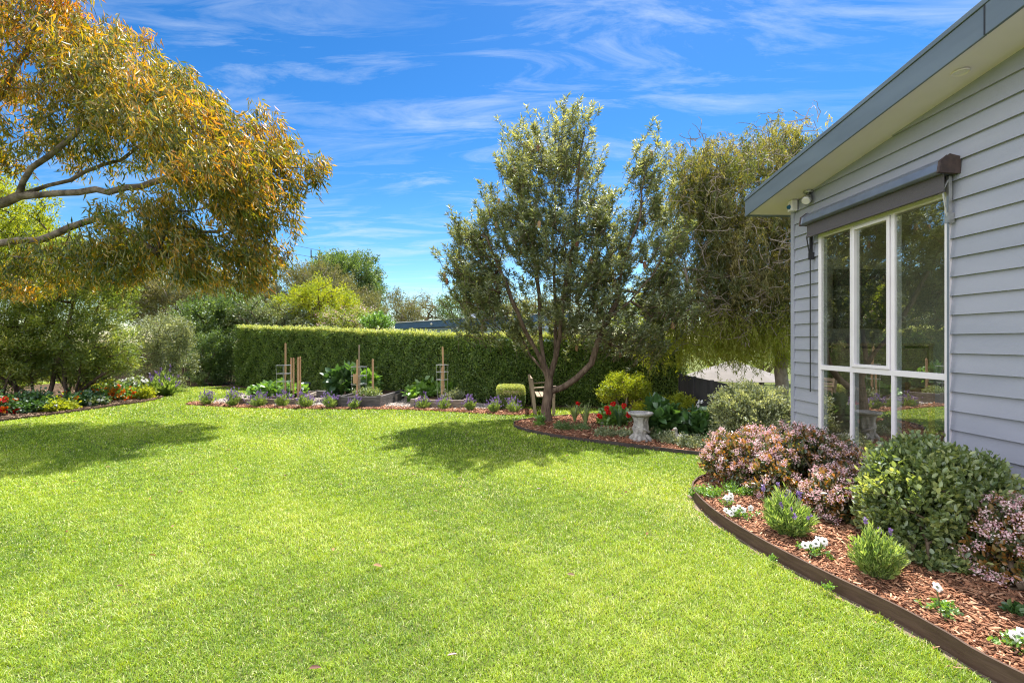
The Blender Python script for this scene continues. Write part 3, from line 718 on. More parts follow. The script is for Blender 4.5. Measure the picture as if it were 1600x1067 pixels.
ells = [be(850, 330, 95, 110, 1.5), be(790, 390, 90, 90, 1.5), be(735, 420, 48, 80, .9), be(900, 410, 80, 90, 1.3), be(825, 268, 40, 52, .7), be(890, 258, 48, 58, .8), be(905, 200, 14, 20, .25), be(880, 205, 16, 22, .25),
        be(1000, 385, 68, 75, 1.0), be(1042, 405, 30, 50, .7), be(1040, 490, 45, 55, .9), be(722, 450, 32, 40, .7), be(935, 470, 60, 50, 1.0), be(1000, 545, 40, 30, .7), be(740, 520, 40, 30, .7), be(900, 530, 40, 26, .8), be(1008, 300, 32, 65, .4), be(760, 480, 60, 45, 1.0), be(855, 490, 70, 45, 1.1, .3), be(960, 510, 70, 50, 1., -.1), be(1015, 480, 40, 50, .8), be(820, 530, 30, 25, .5, .8),
        be(930, 345, 32, 45, .6), be(1015, 235, 6, 28, .08, 0, .035), be(1000, 262, 12, 24, .12, 0, .04), be(818, 215, 12, 16, .2, 0, .05), be(898, 178, 4, 12, .08, 0, .012), be(922, 180, 5, 20, .08, 0, .02)]
T = blobs(880, ells, .15, .5)
pos, par, tips, nl = grow(limbs, T, step=.25, jit=.03, grav=.1)
skeleton('trunk', pos, par, tips, M['bark'], bt, rtip=.0038, pw=.48, rmax=.14)
m = 3; k3 = np.repeat(np.arange(len(T)), m)
tb = T[k3]+R.normal(size=(len(k3), 3))*[.13, .13, .08]
outh = unit((T[k3]-np.array([.3, 0, 3.4]))*[1, 1, .3])
td = unit(np.stack([R.normal(size=len(k3))*.3, R.normal(size=len(k3))*.3, np.ones(len(k3))], 1)+outh*.45)
tl = R.uniform(.14, .34, len(k3))*(1+.3*(tb[:, 2] > 4.3))
mb = MB()
for q in range(len(k3)):
    mb.tube([tb[q]-td[q]*.12, tb[q]+td[q]*tl[q]*.9], [.005, .003], 3, cap=False)
mb.build('twigs', M['twig'], bt)['kind'] = 'stuff'
K = 36; i2 = np.repeat(np.arange(len(k3)), K); n = len(i2); s = R.random(n)**.75
Pp = tb[i2]+td[i2]*(s*tl[i2])[:, None]
A = unit(rdir(n)*[1, 1, .35])+td[i2]*(.15+.75*s)[:, None]
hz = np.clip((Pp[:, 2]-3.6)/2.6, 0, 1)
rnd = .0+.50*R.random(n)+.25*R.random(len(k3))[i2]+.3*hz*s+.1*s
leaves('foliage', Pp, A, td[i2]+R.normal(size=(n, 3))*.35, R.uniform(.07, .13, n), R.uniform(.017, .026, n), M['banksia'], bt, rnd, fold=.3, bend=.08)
ci = R.choice(len(T), 36, replace=False)
for q, i in enumerate(ci):
    c = T[i]+R.normal(size=3)*.08; mb = MB()
    mb.lathe([(.008, -.06), (.026, -.05), (.032, 0), (.028, .05), (.01, .068)], 9, tuple(c), mod=lambda a, z: 1+.12*math.sin(5*a+90*z))
    mb.build('flower_cone', M['stake'] if q % 3 else M['terracotta'], bt)

# weeping tree behind house corner
wb = (5.9, 10.6, 0)
wt = thing('weeping_tree', 'weeping olive-gold tree with hanging foliage behind the house corner', 'tree', wb)
wl = lambda px, py, Y=10.6: Lc(px, py, Y, wb)
limbs = [[(0, 0, -.1), wl(1222, 600), wl(1222, 560), wl(1212, 500)],
         [wl(1212, 500), wl(1180, 440), wl(1140, 380, 10.4), wl(1110, 300, 10.3), wl(1080, 260, 10.2)],
         [wl(1212, 500), wl(1220, 430), wl(1210, 340, 10.7), wl(1215, 260, 10.7), wl(1225, 205, 10.7)],
         [wl(1180, 440), wl(1120, 430, 10), wl(1070, 420, 10), wl(1040, 400, 10)],
         [wl(1212, 500), wl(1260, 430, 11), wl(1310, 380, 11)]]
we = lambda px, py, rx, rz, ry=1.3, Y=10.5: E(px, py, Y, rx, rz, ry, wb)
ells = [we(1100, 260, 65, 42), we(1205, 230, 55, 42), we(1160, 300, 100, 75, 1.5), we(1080, 340, 60, 65, 1.2), we(1180, 390, 90, 75, 1.5), we(1110, 430, 85, 55, 1.3), we(1190, 480, 80, 50, 1.3), we(1090, 490, 75, 32, 1.0), we(1270, 380, 90, 130, 1.6), we(1160, 470, 60, 60, 1.2), we(1165, 525, 75, 26, 1.0), we(1060, 525, 50, 26, .8, 10.2)]
T = blobs(1040, ells, .25, .5)
pos, par, tips, nl = grow(limbs, T, step=.28, jit=.06, grav=-.15)
skeleton('trunk', pos, par, tips, M['paletwig'], wt, rtip=.0055, pw=.46, rmax=.16)
m = 7; k3 = np.repeat(np.arange(len(T)), m)
tb = T[k3]+R.normal(size=(len(k3), 3))*[.13, .13, .10]
ln = R.uniform(.15, .5, len(k3))*np.where(tb[:, 2] < 2.6, 2.0, 1.0)
wpx = CX+(tb[:, 0]+wb[0])/(tb[:, 1]+wb[1])*F
ln = np.minimum(ln, np.maximum(tb[:, 2]-np.where(wpx > 1080, R.uniform(.72, 1.25, len(wpx)), .80), .1))
sd = unit(np.stack([R.normal(size=len(k3))*.3, R.normal(size=len(k3))*.3, -np.ones(len(k3))], 1))
K = 30; i2 = np.repeat(np.arange(len(k3)), K); n = len(i2); s = R.random(n)
sw = unit(np.stack([R.normal(size=len(k3)), R.normal(size=len(k3)), np.zeros(len(k3))], 1))
Pp = tb[i2]+sd[i2]*(s*ln[i2])[:, None]+sw[i2]*(.14*np.sin(s*2.5))[:, None]+R.normal(size=(n, 3))*.012
A = sd[i2]*1.0+R.normal(size=(n, 3))*[.5, .5, .3]
cl = R.random(len(T)); lowb = np.clip((2.5-Pp[:, 2])/.9, 0, 1)
rnd = np.where(lowb > R.random(n)*.8+.1, .9+.1*R.random(n), .85*(.25*R.random(n)+.75*cl[k3[i2]]))  # lowest strands coloured lime to stand for their backlit glow
leaves('foliage', Pp, A, rdir(n), R.uniform(.05, .11, n), R.uniform(.010, .017, n), M['weep'], wt, rnd, bend=.15)
# bare tangled twigs
C = blobs(1500, ells, .7, .5); mb = MB()
for c in C:
    p = c.copy(); d = rdir(1)[0]; d[2] = abs(d[2])*.3; pts = [p.copy()]
    for q in range(5): d = unit(d+R.normal(size=3)*.45); p = p+d*.1; pts.append(p.copy())
    mb.tube(pts, [.009, .008, .007, .006, .005, .004], 3, cap=False)
mb.build('dead_twigs', M['paletwig'], wt)['kind'] = 'stuff'

# ------------------------------------------------------------------- hedge
def sweep_hedge():
    t = thing('clipped_hedge', 'long clipped green hedge with pale sunlit top along the back of the garden', 'hedge', (0, 0, 0))
    line = np.array(smooth_line(hedge_base[1:], 6)); s = np.concatenate([[0], np.cumsum(np.linalg.norm(np.diff(line, axis=0), axis=1))]); Ltot = s[-1]
    hx = [-9.9, -5.96, -2.8, -.6, 1.6, 3.9, 6.5, 10]; hz = [2.10, 1.96, 1.81, 1.73, 1.70, 1.66, 1.65, 1.65]
    D = 1.1
    def at(u, d):
        x = np.interp(u, s, line[:, 0]); y = np.interp(u, s, line[:, 1])
        x2 = np.interp(u+.05, s, line[:, 0]); y2 = np.interp(u+.05, s, line[:, 1])
        tx, ty = x2-x, y2-y; q = np.hypot(tx, ty)+1e-9; tx /= q; ty /= q
        return x-ty*d, y+tx*d, -ty*0+tx, ty
    # solid core blocking see-through, its dark colour standing for inner shade
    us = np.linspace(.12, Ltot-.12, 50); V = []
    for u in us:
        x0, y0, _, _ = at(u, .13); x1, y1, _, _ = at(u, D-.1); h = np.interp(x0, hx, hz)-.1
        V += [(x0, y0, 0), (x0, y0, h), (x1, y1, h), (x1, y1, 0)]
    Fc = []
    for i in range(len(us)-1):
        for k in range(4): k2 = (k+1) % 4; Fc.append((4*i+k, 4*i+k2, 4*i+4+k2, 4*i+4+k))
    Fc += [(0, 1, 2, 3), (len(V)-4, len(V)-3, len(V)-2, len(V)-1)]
    npmesh('inner_core', V, Fc, M['hedgecore'], t)
    parts = []
    n1 = 90000; u = R.uniform(0, Ltot, n1)
    x, y, tx, ty = at(u, 0); h = np.interp(x, hx, hz); zz = R.uniform(0.0, 1, n1)*h
    wob = .04*np.sin(u*2.3)+.03*np.sin(u*6.1+2*np.sin(zz*4))+.03*np.sin(zz*8+3*np.sin(u*5))+.025*np.sin(u*17)*np.sin(zz*15)
    d = wob+np.abs(R.normal(size=n1))*.06-.02
    rr = np.maximum(zz-(h-.22), 0); d = d+rr**2*2.8
    x, y, tx, ty = at(u, d); nrm = np.stack([ty, -tx, np.zeros(n1)], 1)   # towards camera
    Pt = np.stack([x, y, zz], 1); parts.append((Pt, nrm, np.zeros(n1)))
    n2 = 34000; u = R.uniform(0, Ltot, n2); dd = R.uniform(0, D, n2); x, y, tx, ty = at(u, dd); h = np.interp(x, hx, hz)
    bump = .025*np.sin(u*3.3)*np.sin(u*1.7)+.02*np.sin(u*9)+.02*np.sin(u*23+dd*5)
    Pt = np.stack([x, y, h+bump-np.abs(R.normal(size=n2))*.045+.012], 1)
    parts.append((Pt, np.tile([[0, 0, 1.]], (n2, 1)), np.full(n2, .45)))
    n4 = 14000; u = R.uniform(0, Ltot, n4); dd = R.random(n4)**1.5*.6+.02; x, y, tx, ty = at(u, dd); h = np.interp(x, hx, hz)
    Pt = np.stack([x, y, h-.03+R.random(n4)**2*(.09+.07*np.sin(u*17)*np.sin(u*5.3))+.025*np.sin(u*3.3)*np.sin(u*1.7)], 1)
    parts.append((Pt, np.tile([[0, -.2, 1.]], (n4, 1)), np.full(n4, .62)))  # top leaves and shoots paler: new growth, with sunlight put into the colour
    n3 = 9000; zz = R.uniform(0, 2.17, n3); dd = R.uniform(0, D, n3); x, y, tx, ty = at(np.zeros(n3), dd)
    Pt = np.stack([x-tx*R.normal(size=n3)*.05, y-ty*R.normal(size=n3)*.05, zz], 1); parts.append((Pt, np.stack([-tx, -ty, 0*tx], 1), np.zeros(n3)))
    Pt = np.concatenate([p[0] for p in parts]); N = np.concatenate([p[1] for p in parts]); rb = np.concatenate([p[2] for p in parts]); n = len(Pt)
    A = N*.5+R.normal(size=(n, 3))*.6+[0, 0, .45]
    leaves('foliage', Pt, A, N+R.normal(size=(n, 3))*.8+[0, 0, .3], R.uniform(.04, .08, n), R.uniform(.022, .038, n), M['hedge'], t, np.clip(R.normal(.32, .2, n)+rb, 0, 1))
sweep_hedge()

# ------------------------------------------------- background bushes and trees
GB = 'bushes and trees beyond the hedge'
def bg(px, py_base, Y, blobs_px, mat, label, nclump, nleaf, spread, L, W, name='background_bush', cat='bush', **kw):
    x = (px-CX)/F*Y; base = (x, Y, 0)
    ells = [E(a, b, Y+dy, rx, rz, ry, base) for (a, b, rx, rz, ry, dy) in blobs_px]
    kw.setdefault('rtip', .012); kw.setdefault('step', .5)
    return shrub(name, label, cat, base, ells, mat, nclump, nleaf, spread, L, W, group=GB, **kw)
bg(545, 0, 30, [(545, 430, 52, 36, 2.0, 0), (520, 425, 40, 26, 1.8, 0), (575, 460, 24, 30, 1.2, 0)], 'laurel', 'round dark green tree topping the skyline left of the blue house', 420, 60, .22, .15, .07, 'background_tree', 'tree', shell=.3, lump=.05)
bg(450, 0, 26, [(440, 445, 50, 38, 1.8, 0), (500, 450, 50, 40, 1.8, .4), (380, 460, 40, 30, 1.5, 0), (560, 480, 40, 34, 1.5, 0)], 'olive', 'broad grey-olive tea tree behind the yellow-green bush', 520, 60, .2, .12, .04, 'background_tree', 'tree', stem_mat='paletwig')
bg(500, 0, 20, [(500, 480, 58, 36, 1.5, 0), (540, 495, 40, 22, 1., 0), (455, 490, 30, 24, 1., 0), (490, 460, 30, 20, .8, 0)], 'lime', 'bright yellow-green bush rising over the clipped hedge', 330, 60, .15, .10, .035)
bg(300, 0, 23, [(280, 450, 55, 34, 1.5, 0), (220, 440, 45, 32, 1.5, 0), (330, 455, 30, 20, 1., .5), (250, 480, 60, 35, 1.5, 0)], 'olive', 'brown-olive scrub with bare twigs below the gum tree leaves', 460, 55, .2, .12, .035, stem_mat='paletwig', rbias=.12)
bg(335, 0, 19.5, [(330, 500, 48, 40, 1.2, 0), (310, 540, 40, 50, 1., 0), (375, 490, 40, 30, 1., 0)], 'laurel', 'dark glossy laurel shrub at the left end of the clipped hedge', 360, 70, .15, .10, .05)
bg(420, 0, 19.3, [(425, 497, 42, 26, 1., 0), (460, 500, 30, 20, 1., 0), (395, 500, 30, 26, 1., 0)], 'varie', 'pale variegated bush leaning over the hedge top beside the laurel', 240, 55, .14, .08, .03, rbias=-.15)
bg(560, 0, 18.2, [(560, 502, 26, 18, .7, 0), (525, 503, 22, 14, .6, 0)], 'bush', 'greyish pink flowering bush tops peeking over the hedge', 110, 50, .11, .07, .03, flowers=('blossom', 'pinkf', 110, 10, .06, .05))
bg(588, 0, 17.2, [(588, 505, 20, 12, .6, 0)], 'veg', 'small bright green shrub tip just left of the blue roof', 60, 55, .09, .08, .04)
bg(618, 0, 33, [(615, 485, 26, 30, 1.5, 0), (640, 490, 20, 20, 1., 0)], 'olive', 'thin grey-olive tree beside the end of the blue house', 150, 45, .25, .14, .045, 'background_tree', 'tree', stem_mat='paletwig')
bg(660, 0, 36, [(660, 484, 34, 22, 1.5, 0)], 'olive', 'sparse brown twiggy tree above the blue roof', 130, 26, .28, .13, .035, 'background_tree', 'tree', stem_mat='twig', rtip=.016, rbias=.15)
bg(715, 0, 36, [(712, 482, 34, 22, 1.5, 0), (760, 478, 40, 26, 1.5, 0)], 'laurel', 'dark green tree half hidden behind the banksia and blue house', 200, 50, .28, .16, .06, 'background_tree', 'tree')
bg(830, 0, 34, [(820, 488, 40, 22, 1.5, 0), (880, 492, 40, 20, 1.5, 0)], 'olive', 'low olive tree line seen through the banksia trunk fork', 200, 45, .28, .15, .06, 'background_tree', 'tree')
bg(975, 0, 30, [(985, 500, 50, 26, 1.5, 0), (1040, 490, 40, 34, 1.5, 0)], 'bush', 'hazy green tree seen between the banksia and the weeping tree', 220, 45, .26, .15, .06, 'background_tree', 'tree')
bg(120, 0, 24, [(110, 420, 90, 50, 2, 0), (20, 400, 90, 70, 2, 0), (190, 440, 50, 45, 1.5, 0)], 'lime', 'tall lime green tree glowing behind the gum tree branches', 520, 60, .25, .15, .06, 'background_tree', 'tree', rbias=-.1)
bg(10, 0, 17, [(0, 330, 70, 45, 1.5, 0), (-40, 400, 80, 60, 1.5, 0)], 'lime', 'yellow-green tree top at the left edge below the pale gum limbs', 260, 60, .2, .12, .05, 'background_tree', 'tree')
bg(350, 0, 44, [(330, 470, 120, 45, 2, 0), (180, 460, 120, 45, 2, 0)], 'laurel', 'far dark tree mass behind the scrub at left', 300, 50, .45, .25, .1, 'background_tree', 'tree')

# silver rounded hedge shrub
def local(px, py): x, y = G(px, py); return (x, y, 0)
def gshrub(name, label, cat, px, py, bl_, mat, **kw):
    base = local(px, py); Y = base[1]
    ells = [E(a, b, Y+dy, rx, rz, ry, base) for (a, b, rx, rz, ry, dy) in bl_]
    return shrub(name, label, cat, base, ells, mat, **kw)
gshrub('silver_shrub', 'rounded silver-green clipped shrub between the left bed and the hedge', 'shrub', 255, 612, [(255, 540, 42, 46, .8, 0), (240, 565, 34, 40, .7, 0), (272, 560, 30, 50, .7, 0), (262, 520, 34, 26, .7, 0)], 'silver', nclump=420, nleaf=55, spread=.10, L=.055, W=.026, lump=.03, shell=.6)
gshrub('shade_shrub', 'shaded dark shrub in the corner left of the hedge end', 'shrub', 320, 603, [(320, 560, 30, 40, .6, .6), (345, 560, 22, 44, .5, .6)], 'laurel', nclump=260, nleaf=55, spread=.12, L=.07, W=.035)
gshrub('grass_tuft', 'small dim leafy clump on the soil at the foot of the dark shrub', 'plant', 318, 602, [(316, 592, 14, 9, .3, -.3)], 'grey', nclump=40, nleaf=40, spread=.06, L=.1, W=.02, stems=0)
# left bed shrubs
kw = dict(stem_mat='bark', lump=.1, shell=.2, rtip=.006, step=.22)
gshrub('tall_shrub', 'largest green-gold shrub with several bare stems in the left bed', 'shrub', 92, 630, [(110, 480, 88, 55, 1.1, 0), (150, 530, 62, 42, .9, 0), (100, 418, 80, 36, 1., 0), (165, 440, 40, 46, .8, 0), (60, 440, 60, 40, .8, 0), (60, 530, 55, 36, .8, 0), (140, 588, 40, 16, .5, .3), (60, 585, 36, 16, .5, .4)], 'bush', nclump=760, nleaf=62, spread=.12, L=.085, W=.024, stems=6, stem_base=.9, **kw)
gshrub('tall_shrub', 'dark branching shrub at the left photo edge with golden leaf tips', 'shrub', 22, 634, [(20, 540, 60, 36, .9, 0), (-30, 560, 60, 60, 1., 0), (0, 490, 60, 46, .9, 0), (40, 575, 36, 18, .6, 0)], 'bush', nclump=460, nleaf=60, spread=.12, L=.09, W=.025, stems=6, stem_base=.7, **kw)
gshrub('tall_shrub', 'airy shrub of thin dark stems next to the white daisies', 'shrub', 122, 628, [(160, 555, 48, 26, .8, 0), (186, 572, 22, 14, .5, 0), (120, 572, 36, 18, .6, 0)], 'bush', nclump=230, nleaf=50, spread=.11, L=.07, W=.018, stems=5, stem_base=.5, **kw)
# left bed flowers
def flower_patch(name, label, cat, px, py, bl_, mat, blooms, group=None, **kw):
    t, C, od = gshrub(name, label, cat, px, py, bl_, mat, **kw)
    k = len(C)
    for (fm, nb, size, nm) in blooms:
        pick = np.argsort(-(od[:, 2]*.5-od[:, 1]+R.random(k)*.9))[:nb]
        for i in pick:
            c = C[i]+od[i]*kw.get('spread', .05)*1.1; npet = 9
            dd = unit(rdir(npet)+od[i]*.6+[0, -.2, .2])
            leaves(nm, np.tile(c, (npet, 1))+dd*size*.15, dd, unit(np.tile(od[i], (npet, 1))+R.normal(size=(npet, 3))*.4), size, size*.8, M[fm], t, hexa=True)
    return t
fk = dict(stems=0, spread=.09, L=.06, W=.05, hexa=True, shell=.3, lump=.2)
flower_patch('nasturtium_patch', 'dark leafy nasturtiums with red-orange blooms at the left edge', 'flowers', 25, 650, [(15, 634, 36, 13, .6, .5), (52, 634, 26, 12, .6, .5)], 'bigleaf', [('red', 14, .085, 'bloom'), ('orange', 14, .085, 'bloom')], nclump=130, nleaf=36, **fk)
flower_patch('nasturtium_patch', 'mid bed nasturtiums with scattered red and orange blooms beside pale tufts', 'flowers', 110, 640, [(112, 630, 26, 11, .5, .4), (130, 627, 20, 10, .5, .4)], 'bigleaf', [('orange', 8, .06, 'bloom')], nclump=90, nleaf=36, **fk)
flower_patch('nasturtium_patch', 'sunny patch thick with orange blooms at the bed corner', 'flowers', 185, 628, [(165, 617, 26, 11, .6, .4), (195, 617, 18, 10, .5, .4)], 'veg', [('orange', 55, .075, 'bloom')], nclump=110, nleaf=30, **fk)
flower_patch('yellow_flower_patch', 'yellow-green flowering patch behind the orange blooms', 'flowers', 165, 619, [(165, 605, 24, 8, .5, .3)], 'lime', [('orange', 5, .06, 'bloom')], nclump=70, nleaf=30, **fk)
flower_patch('daisy_bush', 'rounded bush covered in white daisies beside the grey lavender', 'flowers', 213, 622, [(213, 608, 18, 13, .5, .2)], 'grey', [('white', 60, .06, 'bloom')], nclump=110, nleaf=26, **fk)
flower_patch('pale_groundcover', 'pale lime tuft between the two darker nasturtium patches', 'plant', 90, 645, [(92, 637, 18, 7, .3, .2)], 'lime', [('white', 6, .04, 'bloom')], nclump=60, nleaf=30, **fk)
flower_patch('small_lime_plant', 'small lime plant at the bed tip under the daisies', 'plant', 228, 625, [(229, 617, 9, 7, .2, .1)], 'lime', [], nclump=30, nleaf=30, **fk)
flower_patch('white_flower_tuft', 'small white flowered tuft on the edging below the orange blooms', 'flowers', 153, 636, [(153, 630, 7, 5, .15, .1)], 'grey', [('white', 14, .045, 'bloom')], nclump=24, nleaf=20, **fk)

# lavender generator
def lavender(label, px, py, wpx, hpx, group=None, name='lavender', spikes=60, tall=.3, nst=None):
    x, y = G(px, py); s = y/F; rw = wpx/2*s; h = hpx*s
    z0 = .07 if (x > 1.6 and y < 6) else .01
    t = thing(name, label, 'lavender', (x, y+rw*.6, z0), group=group)
    ns = nst or 150
    az = R.uniform(0, 6.283, ns); r = np.sqrt(R.random(ns)); base = np.stack([np.cos(az)*r*rw*.35, np.sin(az)*r*rw*.35, np.zeros(ns)], 1)
    top = np.stack([np.cos(az)*r*rw*R.uniform(.6, 1.15, ns), np.sin(az)*r*rw*.95, h*(1-.45*r**2)*R.uniform(.5, 1.12, ns)*(1-tall*.5)*(1+.18*np.cos(az-R.uniform(0, 6)))], 1)
    K = 17; i = np.repeat(np.arange(ns), K); n = len(i); u = R.random(n)**.7
    Pt = base[i]+(top-base)[i]*u[:, None]; d = unit((top-base)[i])
    A = d*1.2+rdir(n)*.6
    leaves('foliage', Pt, A, rdir(n), h*.17, h*.028, M['lavleaf'], t)
    mb = MB()
    for k in range(ns): mb.tube([base[k], (base[k]+top[k])/2+[0, 0, .01], top[k]], [h*.008, h*.006, h*.004], 3, cap=False)
    st = top[R.choice(ns, spikes)]+R.normal(size=(spikes, 3))*[rw*.15, rw*.15, 0]; hd = unit(st*[.35, .35, 1]+R.normal(size=(spikes, 3))*.03)
    e = st+hd*(h*tall*R.uniform(.15, .8, spikes))[:, None]
    for k in range(spikes): mb.tube([st[k]-hd[k]*h*.3, e[k]], h*.005, 3, cap=False)
    mb.build('stem', M['grey'], t)
    K = 16; i = np.repeat(np.arange(spikes), K); n = len(i); u = R.random(n)
    leaves('flower_spikes', e[i]+hd[i]*(u*h*.13)[:, None], hd[i]*.9+rdir(n)*.8, rdir(n), h*.065, h*.036, M['purple'], t)['kind'] = 'stuff'
    return t
GL = 'lavenders in the row before the vegetable beds'
row = [(320, 634, 20, 21, 'leftmost lavender of the row, alone at the tip of the bark strip'),
       (361, 636, 22, 24, 'lavender standing by the pale gravel corner, second from the row\'s left end'),
       (400, 637, 26, 22, 'wide lavender in front of the leafy bed\'s left sleeper'),
       (437, 637, 23, 22, 'lavender in the middle of the front of the leafy vegetable bed'),
       (474, 638, 26, 24, 'bushy lavender at the right end of the leafy vegetable bed'),
       (514, 639, 22, 23, 'purple topped lavender on open gravel left of the dark sleepers'),
       (552, 640, 19, 19, 'small lavender in front of the dark sleeper bed'),
       (661, 640, 22, 21, 'lavender at the left corner of the right vegetable bed'),
       (693, 641, 21, 20, 'lavender before the middle of the right vegetable bed'),
       (735, 643, 21, 22, 'lavender beside the brown end post of the right vegetable bed'),
       (772, 646, 20, 22, 'lavender standing left of the clipped box ball'),
       (803, 646, 24, 21, 'lavender in front of the clipped box ball')]
for (px, py, w, h, lb) in row: lavender(lb, px, py, w, h, GL, spikes=55, tall=.42, nst=90)
lavender('big grey lavender bush at the tip of the left flower bed', 248, 620, 42, 38, spikes=30, tall=.3, nst=220)
lavender('tall green lavender clump near the curve of the front bed', 1244, 858, 74, 72, spikes=13, tall=.3, nst=260)
lavender('green lavender clump at the foot of the big glossy shrub', 1388, 930, 76, 80, spikes=6, tall=.25, nst=240)

# box ball
bx = local(798, 641)
def boxball():
    t = thing('box_shrub', 'clipped box shrub with flat lime green top behind two lavenders', 'shrub', bx)
    n = 16000; w, d, h = .33, .33, .57
    q = R.uniform(-1, 1, (n, 3)); q /= np.abs(q).max(1)[:, None]; q /= (np.abs(q)**7).sum(1)[:, None]**(1/7)
    Pt = q*[w, d, h/2]+[0, .3, h/2]; Pt *= (1-.06*np.abs(R.normal(size=(n, 1)))); Pt[:, 2] = np.clip(Pt[:, 2], 0, h+.02)
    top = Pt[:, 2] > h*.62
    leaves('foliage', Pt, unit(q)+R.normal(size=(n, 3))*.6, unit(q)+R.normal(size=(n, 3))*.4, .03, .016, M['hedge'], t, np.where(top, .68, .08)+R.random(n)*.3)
    mb = MB(); mb.lathe([(.2, .05), (.25, .15), (.25, .38), (.15, .42)], 14, (0, .3, 0)); mb.build('inner_core', M['twig'], t)
boxball()

# ---------------------------------------------------------- vegetable garden
def sleeper_bed(label, corners, h, mat, z0=0):
    t = thing('raised_bed', label, 'garden bed', (corners[0][0], corners[0][1], 0))
    o = np.array(corners[0]); c = [np.array(p)-o for p in corners]
    for i in range(len(c)):
        a, b = c[i], c[(i+1) % len(c)]; u = (b-a)/np.linalg.norm(b-a)
        for k, zc in enumerate((h*.25, h*.755)):
            MB().beam((*(a+u*.05), zc), (*(b-u*.05), zc), .07, h*.495).build('sleeper', M[mat], t, bevel=.006)
        MB().box(a[0]-.05, a[0]+.05, a[1]-.05, a[1]+.05, 0, h+.03).build('post', M[mat], t, bevel=.006)
    V = [(p[0], p[1], h*.8) for p in c]
    me = bpy.data.meshes.new('soil'); me.from_pydata(V, [], [tuple(range(len(V)))]); me.update(); link('soil', me, M['darksoil'], t)
    return t
def quad(px0, px1, py, depth, sk=0):
    a = np.array(G(px0, py)); b = np.array(G(px1, py)); return [tuple(a), tuple(b), (b[0]+sk, b[1]+depth), (a[0]+sk, a[1]+depth)]
sleeper_bed('left raised bed of pale sleepers packed with leafy greens', quad(378, 464, 633, 2.0, -.3), .15, 'sleeper')
sleeper_bed('middle raised bed with dark front sleepers and stepped posts', quad(529, 592, 637, 2.2, .25), .27, 'darksleeper')
sleeper_bed('right raised bed of brown sleepers beside the clipped box shrub', quad(645, 728, 638, 1.9, .1), .2, 'sleeper')
t = thing('sleeper_edge', 'low pale sleepers stepping back from the middle raised bed', 'sleeper', (*G(600, 634), 0))
for k in range(3): MB().box(-.08+k*.16, .02+k*.16, .1+k*.55, .62+k*.55, 0, .2+.02*k).build('sleeper', M['sleeper'], t, bevel=.006)
MB().box(.42, .54, 1.7, 1.82, 0, .34).build('post', M['darksleeper'], t, bevel=.006)
t = thing('sleeper_edge', 'short dark sleeper end standing on gravel between two raised beds', 'sleeper', (*G(502, 622), 0))
MB().box(-.14, .14, 0, .2, 0, .2).build('sleeper', M['darksleeper'], t, bevel=.006)
MB().box(-.30, -.145, .02, .16, 0, .09).build('block', M['sleeper'], t, bevel=.006)

def leafy(label, px, py, blp, mat, nclump, L, W, name='leafy_greens', cat='vegetables', z=.1, **kw):
    base = local(px, py); Y = base[1]; base = (base[0], base[1], z)
    ells = [E(a, b, Y+dy, rx, rz, ry, base) for (a, b, rx, rz, ry, dy) in blp]
    d = dict(stems=2, spread=.08, hexa=True, shell=.2, up=.5, rndj=.8, rtip=.004); d.update(kw)
    return shrub(name, label, cat, base, ells, mat, nclump, kw.pop('nleaf', 14) if 'nleaf' in kw else 14, L=L, W=W, **{k: v for k, v in d.items() if k != 'nleaf'})
leafy('low mass of bright green leaves filling the left raised bed', 430, 630, [(415, 616, 24, 12, .6, .7), (452, 617, 24, 12, .6, .7), (436, 611, 18, 10, .5, .7)], 'veg', 190, .14, .1)
leafy('tall chard with big drooping leaves in the middle raised bed', 538, 630, [(535, 600, 18, 20, .3, .5), (545, 590, 12, 10, .2, .5)], 'bigleaf', 50, .26, .16, z=.2)
leafy('green leafy plant by the short stake in the middle raised bed', 577, 630, [(575, 602, 16, 20, .3, .7)], 'veg', 50, .2, .1, z=.2)
leafy('grey herb bush spilling over the middle bed front', 568, 634, [(566, 620, 14, 10, .25, .4), (582, 624, 10, 7, .2, .3)], 'grey', 60, .06, .02, name='herb_bush', cat='herb', z=.2, nleaf=40)
leafy('leafy greens heaped at the left of the right raised bed', 662, 632, [(662, 614, 17, 13, .4, .6), (650, 622, 9, 8, .3, .4)], 'veg', 80, .16, .1, z=.15)
leafy('upright green leaves at the right of the right raised bed', 705, 632, [(700, 610, 22, 12, .4, .8)], 'veg', 80, .2, .06, z=.15, up=1.0)
leafy('pale grey sage mound over the right bed corner', 706, 636, [(706, 622, 18, 7, .25, .3)], 'silver', 60, .05, .018, name='sage_mound', cat='herb', z=.15, nleaf=40)

def stake(label, px, py0, py1, Y, w=.035, mat='stake', lean=0, grp=None):
    p = P(px, py1, Y); q = P(px, py0, Y); t = thing('garden_stake', label, 'stake', (p[0], Y, 0), group=grp)
    MB().beam((0, 0, 0), (lean, 0, q[2]), w, w, (0, 1, 0)).build('shaft', M[mat], t, bevel=.004)
    MB().beam((lean, 0, q[2]), (lean, 0, q[2]+.02), w*.7, w*.7, (0, 1, 0)).build('tip', M[mat], t)
SG = 'wooden stakes in the vegetable beds'
stake('tallest pine stake, standing in the left raised bed by the wire frame', 446, 537, 600, 12.6, grp=SG)
stake('left post of the first close pair of pine stakes beside the pot', 454.5, 560, 600, 12.9, .034, grp=SG)
stake('right post of the first close pair of pine stakes beside the pot', 458.5, 560, 600, 12.8, .034, grp=SG)
stake('left post of the second close pair of pine stakes, nearest the dark pot', 465.5, 559, 600, 12.8, .036, grp=SG)
stake('right post of the second close pair of pine stakes, nearest the dark pot', 469, 558, 600, 12.9, .034, grp=SG)
stake('tall grey stake in the middle raised bed', 561, 540, 600, 12.3, .03, 'bench', grp=SG)
